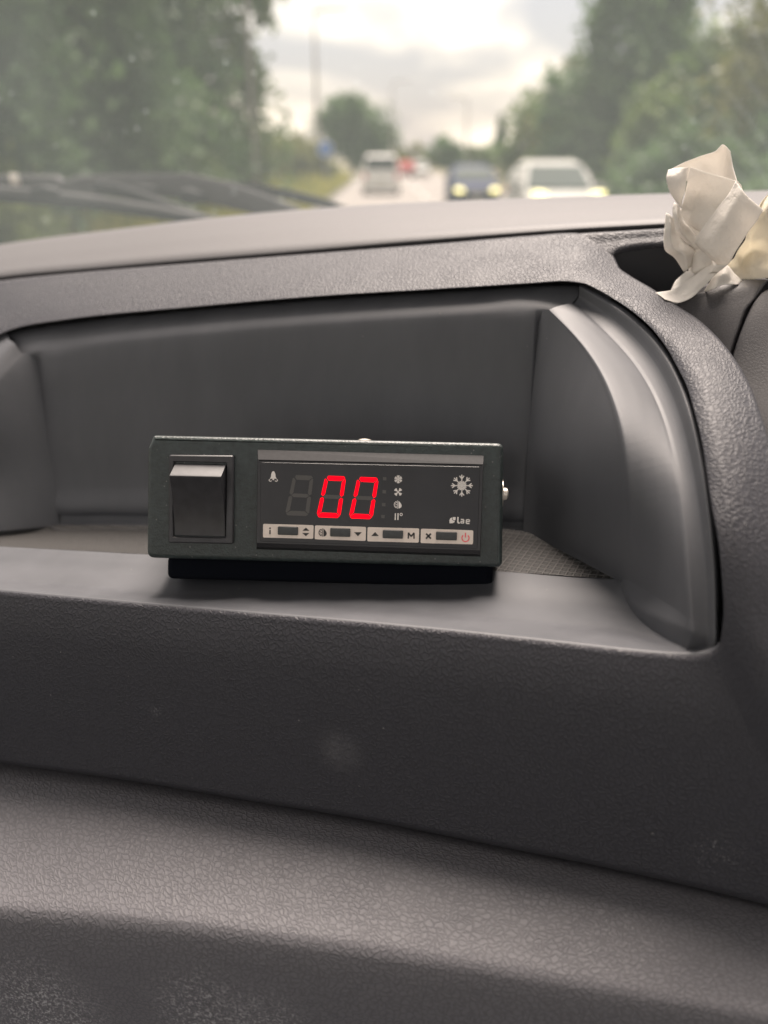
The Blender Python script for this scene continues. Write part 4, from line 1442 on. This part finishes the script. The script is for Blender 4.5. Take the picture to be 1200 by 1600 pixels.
def tree(name, label, cat, X, Y, blobs, n, size, mat, seed, trunk_r=0.16, group=None):
    t = empty(name, (X, Y, 0), label, cat, group)
    bl = [(X + b_[0], Y + b_[1], *b_[2:]) for b_ in blobs]
    build('crown', crown_geo(bl, n, size, seed), LEAF[mat], t, smooth=False)
    r = random.Random(seed)
    topz = max(b_[2] for b_ in blobs)
    geo = [tube_geo([(X, Y, 0), (X + 0.05, Y, topz * 0.35), (X - 0.08, Y, topz * 0.7), (X, Y, topz)], [trunk_r, trunk_r * 0.8, trunk_r * 0.55, trunk_r * 0.2], 8)]
    for b_ in bl:
        z0 = b_[2] * r.uniform(0.3, 0.5)
        geo.append(tube_geo([(X, Y, z0), ((X + b_[0]) / 2, (Y + b_[1]) / 2, (z0 + b_[2]) / 2 + 0.1), (b_[0], b_[1], b_[2])], [trunk_r * 0.4, trunk_r * 0.3, trunk_r * 0.1], 6))
    build('trunk', join_geo(*geo), MAT['bark'], t)
    return t


GL, GR = 'trees along the left verge', 'trees along the right side of the road'
# left bank, front to back
tree('broadleaf_tree', 'nearest tall dark green tree at the left edge of the view', 'tree', -6.6, 13.5, [(0, 0, 5.2, 2.4, 2.0, 2.6), (0.4, -0.3, 2.6, 2.0, 1.6, 1.9), (0.9, 0, 6.6, 1.7, 1.6, 1.8)], 16000, 0.12, 'deep', 1, 0.2, GL)
tree('broadleaf_tree', 'dense green tree second from the left edge of the view', 'tree', -6.0, 17.5, [(0, 0, 5.6, 2.3, 2.0, 2.8), (0.2, 0, 2.4, 2.2, 1.6, 2.0), (0.6, 0, 7.6, 1.8, 1.8, 1.8)], 15000, 0.13, 'deep', 2, 0.2, GL)
tree('broadleaf_tree', 'dark green tree in the middle of the left bank', 'tree', -6.1, 22.5, [(0, 0, 6.4, 2.4, 2.0, 3.2), (0.3, 0, 2.4, 2.2, 1.6, 2.2), (0.3, 0, 9.0, 1.8, 1.8, 2.0)], 14000, 0.15, 'deep', 3, 0.22, GL)
tree('broadleaf_tree', 'feathery tree with sky showing through at the right end of the left bank', 'tree', -5.45, 28.0, [(0.0, 0, 7.0, 2.2, 2.0, 3.4), (0.4, 0, 2.8, 1.9, 1.6, 2.4), (0.9, 0, 9.0, 1.6, 1.8, 2.2), (1.5, 0, 5.6, 0.8, 0.9, 1.0), (1.7, 0, 8.6, 0.7, 0.8, 1.0)], 11000, 0.16, 'mid', 4, 0.2, GL)
tree('shrub', 'bright yellow-green bush at the left edge below the tall trees', 'shrub', -5.3, 11.5, [(0, 0, 1.5, 0.75, 0.7, 0.9), (0.2, 0, 0.8, 0.7, 0.6, 0.8)], 4000, 0.07, 'lime', 5, 0.05)
tree('shrub', 'pale green bush low under the left bank trees', 'shrub', -4.6, 20.5, [(0, 0, 0.9, 1.0, 0.9, 0.9), (0.7, 0.5, 0.6, 0.8, 0.8, 0.6)], 3500, 0.08, 'mid', 6, 0.05)
tree('shrub', 'olive bush standing beside the tall lamp post', 'shrub', -5.2, 40.0, [(0, 0, 1.6, 1.4, 1.2, 1.5), (1.0, 0, 1.2, 1.1, 1.0, 1.1)], 4000, 0.12, 'olive', 7, 0.06)
tree('shrub', 'low olive bush near the blue road sign', 'shrub', -4.7, 52.0, [(0, 0, 1.4, 1.3, 1.2, 1.3), (0.9, 0, 1.0, 1.0, 1.0, 1.0)], 3500, 0.14, 'olive', 8, 0.06)
tree('round_tree', 'rounded dark tree standing alone far down the road', 'tree', -3.6, 112, [(0, 0, 4.6, 4.4, 3.5, 3.6), (-0.6, 0, 7.0, 2.6, 2.4, 1.9), (1.6, 0, 3.0, 3.4, 2.4, 2.6)], 9000, 0.3, 'deep', 9, 0.35)
# right side
tree('broadleaf_tree', 'tall dark tree whose top leaves the frame, right of the sky gap', 'tree', 8.9, 34.0, [(-0.3, 0, 5.2, 2.2, 2.0, 3.4), (0.0, 0, 8.0, 1.6, 1.6, 2.4), (-0.5, 0, 3.0, 2.6, 2.0, 2.6), (1.2, 0, 4.6, 1.8, 1.6, 2.8)], 14000, 0.17, 'deep', 10, 0.22, GR)
tree('broadleaf_tree', 'olive green tree filling the upper right corner', 'tree', 10.2, 22.0, [(0.2, 0, 4.4, 2.0, 1.8, 2.7), (-0.3, 0, 2.6, 2.2, 1.6, 2.0), (0.9, 0, 6.2, 1.9, 1.6, 2.0)], 14000, 0.14, 'olive', 11, 0.2, GR)
tree('broadleaf_tree', 'mid green tree between the tall dark one and the olive one', 'tree', 9.6, 27.0, [(0, 0, 2.8, 1.9, 1.8, 2.2), (-0.8, 0, 2.2, 1.7, 1.5, 1.9), (0.9, 0, 2.2, 1.8, 1.5, 2.0)], 11000, 0.15, 'mid', 12, 0.18, GR)
tree('broadleaf_tree', 'olive tree sloping down toward the white oncoming car', 'tree', 9.4, 42.0, [(0, 0, 3.2, 2.2, 2.0, 2.4), (-1.2, 0, 2.2, 1.8, 1.6, 1.8)], 9000, 0.19, 'olive', 13, 0.18, GR)
tree('broadleaf_tree', 'low tree at the far end of the right-hand row', 'tree', 9.4, 52.0, [(0, 0, 2.6, 2.2, 2.0, 2.2), (-1.2, 0, 1.6, 1.5, 1.5, 1.4)], 6000, 0.22, 'mid', 14, 0.16, GR)
for i, (X, Y, lb) in enumerate(((8.8, 15.5, 'dark hedge bush behind the crumpled tissue'), (8.6, 19.5, 'dark hedge bush just right of the oncoming white car'), (8.4, 24.5, 'dark hedge bush directly behind the oncoming white car'))):
    tree('hedge_bush', lb, 'hedge', X, Y, [(0, 0, 1.1, 1.9, 1.6, 1.2), (-0.9, 1, 0.9, 1.6, 1.6, 1.0), (0.9, 0.4, 1.6, 1.7, 1.5, 1.3)], 7000, 0.1, 'deep', 20 + i, 0.07, 'hedge along the right side of the road')
tree('conifer', 'thin dark upright tree far off above the blue car', 'tree', 15.5, 122, [(0, 0, 3.6, 1.0, 1.0, 2.6), (0, 0, 5.4, 0.6, 0.6, 1.4)], 1500, 0.28, 'deep', 30, 0.15)
for i, (px, Y, hw, hz, mt, lb) in enumerate(((640, 150, 3.4, 2.6, 'olive', 'pale olive tree far off behind the red car'), (688, 140, 2.6, 3.2, 'deep', 'dark rounded tree far off behind the blue car'), (735, 150, 3.4, 2.4, 'mid', 'low green tree far off between the blue and white cars'), (790, 120, 3.6, 2.8, 'deep', 'dark tree far off above the white car roof'), (470, 120, 4.5, 3.0, 'olive', 'olive tree far off at the left of the round tree'))):
    X = (px - 600) / FPX * Y * 1.04
    tree('distant_tree', lb, 'tree', X, Y, [(0, 0, hz * 0.75, hw, 2.5, hz * 0.8), (hw * 0.4, 0, hz * 0.5, hw * 0.8, 2, hz * 0.6)], 2600, 0.35, mt, 40 + i, 0.2)

# ------------------------------------------------------------------ street furniture
pole_m = simple('galvanised_pole', (0.28, 0.27, 0.25), 0.6)
for px, Y, top_z, r, lb, arm in ((421, 24.5, 11.0, 0.08, 'tall lamp post beside the feathery tree at left', 1.2), (509, 62, 10.4, 0.15, 'lamp post standing in front of the sky above the round tree', 1.6),
                                 (611, 105, 9.5, 0.12, 'faint distant lamp post above the red car', 1.6), (713, 105, 7.8, 0.12, 'faint distant lamp post above the blue car', -1.6)):
    X = (px - 600) / FPX * Y * 1.04
    t = empty('lamp_post', (X, Y, 0), lb, 'lamp post', 'lamp posts along the road')
    build('post', tube_geo([(X, Y, 0), (X, Y, top_z * 0.5), (X, Y, top_z)], [r, r * 0.8, r * 0.6], 10), pole_m, t)
    build('bracket', tube_geo([(X, Y, top_z - 0.1), (X + arm * 0.5, Y, top_z + 0.12), (X + arm, Y, top_z + 0.15)], r * 0.5, 8), pole_m, t)
    build('lamp_head', tube_geo([(X + arm * 0.9, Y, top_z + 0.15), (X + arm * 1.15, Y, top_z + 0.17), (X + arm * 1.4, Y, top_z + 0.14)], [0.07, 0.14, 0.06], 10, 0.5), pole_m, t)
X, Y = (519 - 600) / FPX * 46 * 1.04, 46
t = empty('road_sign', (X, Y, 0), 'small blue round road sign on a post at the left verge', 'sign')
build('post', tube_geo([(X, Y, 0), (X, Y, 2.6)], 0.05, 8), pole_m, t)
disc = [[(X + r_ * math.cos(k * math.pi / 12), Y - dy, 2.15 + r_ * math.sin(k * math.pi / 12)) for k in range(24)] for r_, dy in ((0.38, 0.05), (0.38, 0.07))]
build('sign_plate', rings_geo(disc), simple('sign_blue', (0.1, 0.2, 0.5), 0.5), t, smooth=False)
build('sign_rim', join_geo(*[tube_geo([(X + 0.38 * math.cos(k * math.pi / 12), Y - 0.07, 2.15 + 0.38 * math.sin(k * math.pi / 12)), (X + 0.38 * math.cos((k + 1) * math.pi / 12), Y - 0.07, 2.15 + 0.38 * math.sin((k + 1) * math.pi / 12))], 0.02, 6) for k in range(24)]), simple('sign_white', (0.7, 0.7, 0.7), 0.5), t)

# ------------------------------------------------------------------ cars
glass_dark = simple('car_glass', (0.06, 0.075, 0.07), 0.5, spec=0.02)
tyre_m = simple('tyre', (0.02, 0.02, 0.02), 0.8)
rim_m = simple('alloy', (0.35, 0.35, 0.36), 0.4, metal=0.7)
head_m = simple('headlight_on', (0.8, 0.8, 0.7), 0.2, emit=(1.0, 0.87, 0.27), estr=0.34)
head_off = simple('headlight_off', (0.5, 0.5, 0.5), 0.2)
tail_m = simple('tail_light', (0.45, 0.02, 0.02), 0.3)
plate_m = simple('number_plate', (0.6, 0.58, 0.5), 0.5)
black_m = simple('car_trim', (0.02, 0.02, 0.02), 0.5)


def ring_sec(y, w, z0, z1, rb=0.16, rt=0.16):
    """Rounded cross-section across the car at length y."""
    pts = round_poly([(-w * 0.94, z0), (w * 0.94, z0), (w, (z0 + z1) / 2), (w * 0.93, z1), (-w * 0.93, z1), (-w, (z0 + z1) / 2)], [rb, rb, 0.2, rt, rt, 0.2], 3)
    return [(x, y, z) for x, z in pts]


def car(name, label, X, Y, col, L, W, H, facing, lights, van=False, hl_z=0.7):
    """facing -1: its front towards us."""
    M = Matrix.Translation(Vector((X, Y, 0))) @ Matrix.Rotation(0 if facing < 0 else math.pi, 4, 'Z')
    t = empty(name, (X, Y, 0), label, 'car', 'cars on the road', M)
    paint = simple('paint_' + name, col, 0.55, spec=0.08)
    w = W / 2
    belt = H * 0.62
    if van:
        belt = H * 0.55
    hl = L * (0.2 if van else 0.27)
    lower = [ring_sec(-L / 2, w * 0.82, 0.35, belt * 0.72), ring_sec(-L / 2 + 0.12, w * 0.95, 0.24, belt * 0.84), ring_sec(-L / 2 + 0.45, w, 0.2, belt * 0.93), ring_sec(-L / 2 + hl, w, 0.2, belt),
             ring_sec(0, w, 0.2, belt + 0.02), ring_sec(L / 2 - 0.35, w, 0.22, belt + 0.03), ring_sec(L / 2 - 0.1, w * 0.96, 0.28, belt), ring_sec(L / 2, w * 0.86, 0.38, belt * 0.9)]
    build('body', rings_geo(lower), paint, t, 'local', angle=40)
    fy0, fy1 = -L / 2 + hl - 0.05, -L / 2 + hl + (0.55 if van else 0.85)
    ry1, ry0 = L / 2 - (0.12 if van else 0.75), L / 2 - (0.04 if van else 0.15)

    def gh(wb, y0_, y1_, z):
        pl = round_poly([(-wb, y0_), (wb, y0_), (wb, y1_), (-wb, y1_)], 0.1, 3)
        return [(x, y, z) for x, y in pl]
    cab = [gh(w * 0.93, fy0, ry0, belt - 0.03), gh(w * 0.9, fy0 + (fy1 - fy0) * 0.5, ry0 - (ry0 - ry1) * 0.4, (belt + H) / 2), gh(w * (0.78 if van else 0.7), fy1 - 0.04, ry1 + 0.02, H - 0.07), gh(w * (0.7 if van else 0.56), fy1 + 0.12, ry1 - 0.1, H)]
    build('roof', rings_geo(cab), paint, t, 'local', angle=40)

    def pane(nm, pts, n):
        a_ = np.array(pts, float)
        d_ = np.array(n, float) * 0.025
        g = rings_geo([list(a_ - d_ * 0.5), list(a_ + d_)])
        build(nm, g, glass_dark, t, 'local', smooth=False)
    zb, zt = belt + 0.05, H - 0.12

    def fr_y(z):
        return fy0 + (fy1 - 0.04 - fy0) * (z - belt) / (H - 0.07 - belt)

    def re_y(z):
        return ry0 - (ry0 - ry1) * (z - belt) / (H - 0.07 - belt)

    def hw(z):
        return w * (0.93 - (0.15 if van else 0.23) * max(0, (z - belt) / (H - 0.07 - belt)) ** 1.6)
    pane('windscreen', [(-hw(zb) + 0.1, fr_y(zb), zb), (hw(zb) - 0.1, fr_y(zb), zb), (hw(zt) - 0.06, fr_y(zt), zt), (-hw(zt) + 0.06, fr_y(zt), zt)], (0, -0.8, 0.6))
    pane('rear_window', [(hw(zb) - 0.1, re_y(zb + 0.1), zb + 0.1), (-hw(zb) + 0.1, re_y(zb + 0.1), zb + 0.1), (-hw(zt) + 0.06, re_y(zt), zt), (hw(zt) - 0.06, re_y(zt), zt)], (0, 0.8, 0.6))
    for sg in (-1, 1):
        for ya, yc in ((fr_y(zb) + 0.25, -0.05 + L * 0.02), (0.05 + L * 0.02, re_y(zb) - 0.3)):
            pane('side_window', [(sg * hw(zb), ya, zb), (sg * hw(zb), yc, zb), (sg * hw(zt), min(yc, re_y(zt) - 0.15), zt), (sg * hw(zt), max(ya, fr_y(zt) + 0.15), zt)][::sg], (sg, 0, 0.2))
        hx = sg * w * 0.7
        hz = belt * hl_z
        hd = tube_geo([(hx - sg * 0.15, -L / 2 - 0.0, hz), (hx, -L / 2 - 0.03, hz), (hx + sg * 0.15, -L / 2 + 0.05, hz + 0.03)], [0.05, 0.085, 0.05], 10)
        build('headlight', hd, head_m if lights else head_off, t, 'local')
        tl_ = tube_geo([(sg * w * 0.82, L / 2 - 0.03, belt * 0.7), (sg * w * 0.84, L / 2 - 0.03, belt * 0.98)], [0.09, 0.08], 8)
        build('tail_light', tl_, tail_m, t, 'local')
        for yy in (-L / 2 + L * 0.19, L / 2 - L * 0.2):
            wl = bpy_wheel(sg * (w - 0.1), yy, 0.32, 0.2, t)
        mr_ = tube_geo([(sg * w * 0.93, fy0 + 0.35, belt + 0.02), (sg * (w + 0.1), fy0 + 0.35, belt + 0.08), (sg * (w + 0.16), fy0 + 0.36, belt + 0.08)], [0.03, 0.08, 0.05], 8)
        build('wing_mirror', mr_, paint, t, 'local')
    build('grille', box_geo((-w * 0.5, -L / 2 - 0.02, 0.42), (w * 0.5, -L / 2 + 0.06, 0.56)), black_m, t, 'local', smooth=False, bevel=0.02)
    build('number_plate', box_geo((-0.26, -L / 2 - 0.035, 0.44), (0.26, -L / 2 - 0.021, 0.54)), plate_m, t, 'local', smooth=False)
    build('number_plate', box_geo((-0.26, L / 2 + 0.005, 0.6), (0.26, L / 2 + 0.02, 0.71)), plate_m, t, 'local', smooth=False)
    return t


def bpy_wheel(x, y, r, wd, t):
    rg_ = [[(x + s * wd / 2, y + rr_ * math.cos(a_), 0.325 + rr_ * math.sin(a_)) for a_ in np.linspace(0, 2 * math.pi, 20, endpoint=False)]
           for s, rr_ in ((-1, r * 0.6), (-1, r * 0.94), (-0.8, r), (0.8, r), (1, r * 0.94), (1, r * 0.6))]
    tyre = build('wheel', rings_geo(rg_), tyre_m, t, 'local', angle=40)
    sg = 1 if x > 0 else -1
    rm = [[(x + sg * s * wd / 2, y + rr_ * math.cos(a_), 0.325 + rr_ * math.sin(a_)) for a_ in np.linspace(0, 2 * math.pi, 20, endpoint=False)] for s, rr_ in ((0.9, r * 0.62), (1.02, r * 0.6), (0.95, r * 0.15))]
    build('rim', rings_geo(rm), rim_m, tyre, 'local', angle=40)
    return tyre


car('oncoming_white_car', 'white oncoming car with yellow headlights, largest of the cars on the right', 4.05, 21.6, (0.34, 0.345, 0.325), 4.2, 1.8, 1.68, -1, True, hl_z=0.95)
car('oncoming_blue_car', 'dark blue oncoming car with round bright headlights', 3.35, 34.2, (0.012, 0.02, 0.06), 4.2, 1.8, 1.5, -1, True)
car('white_van', 'white van ahead seen from behind, left of the blue car', -0.15, 47, (0.8, 0.79, 0.76), 4.6, 1.9, 1.85, 1, False, True)
car('red_car', 'small red car far ahead beside the white van', 2.05, 84, (0.25, 0.02, 0.02), 4.0, 1.7, 1.45, 1, False)
car('far_white_car', 'far white car between the red car and the blue car', 3.3, 84, (0.4, 0.4, 0.38), 4.2, 1.75, 1.45, -1, False)
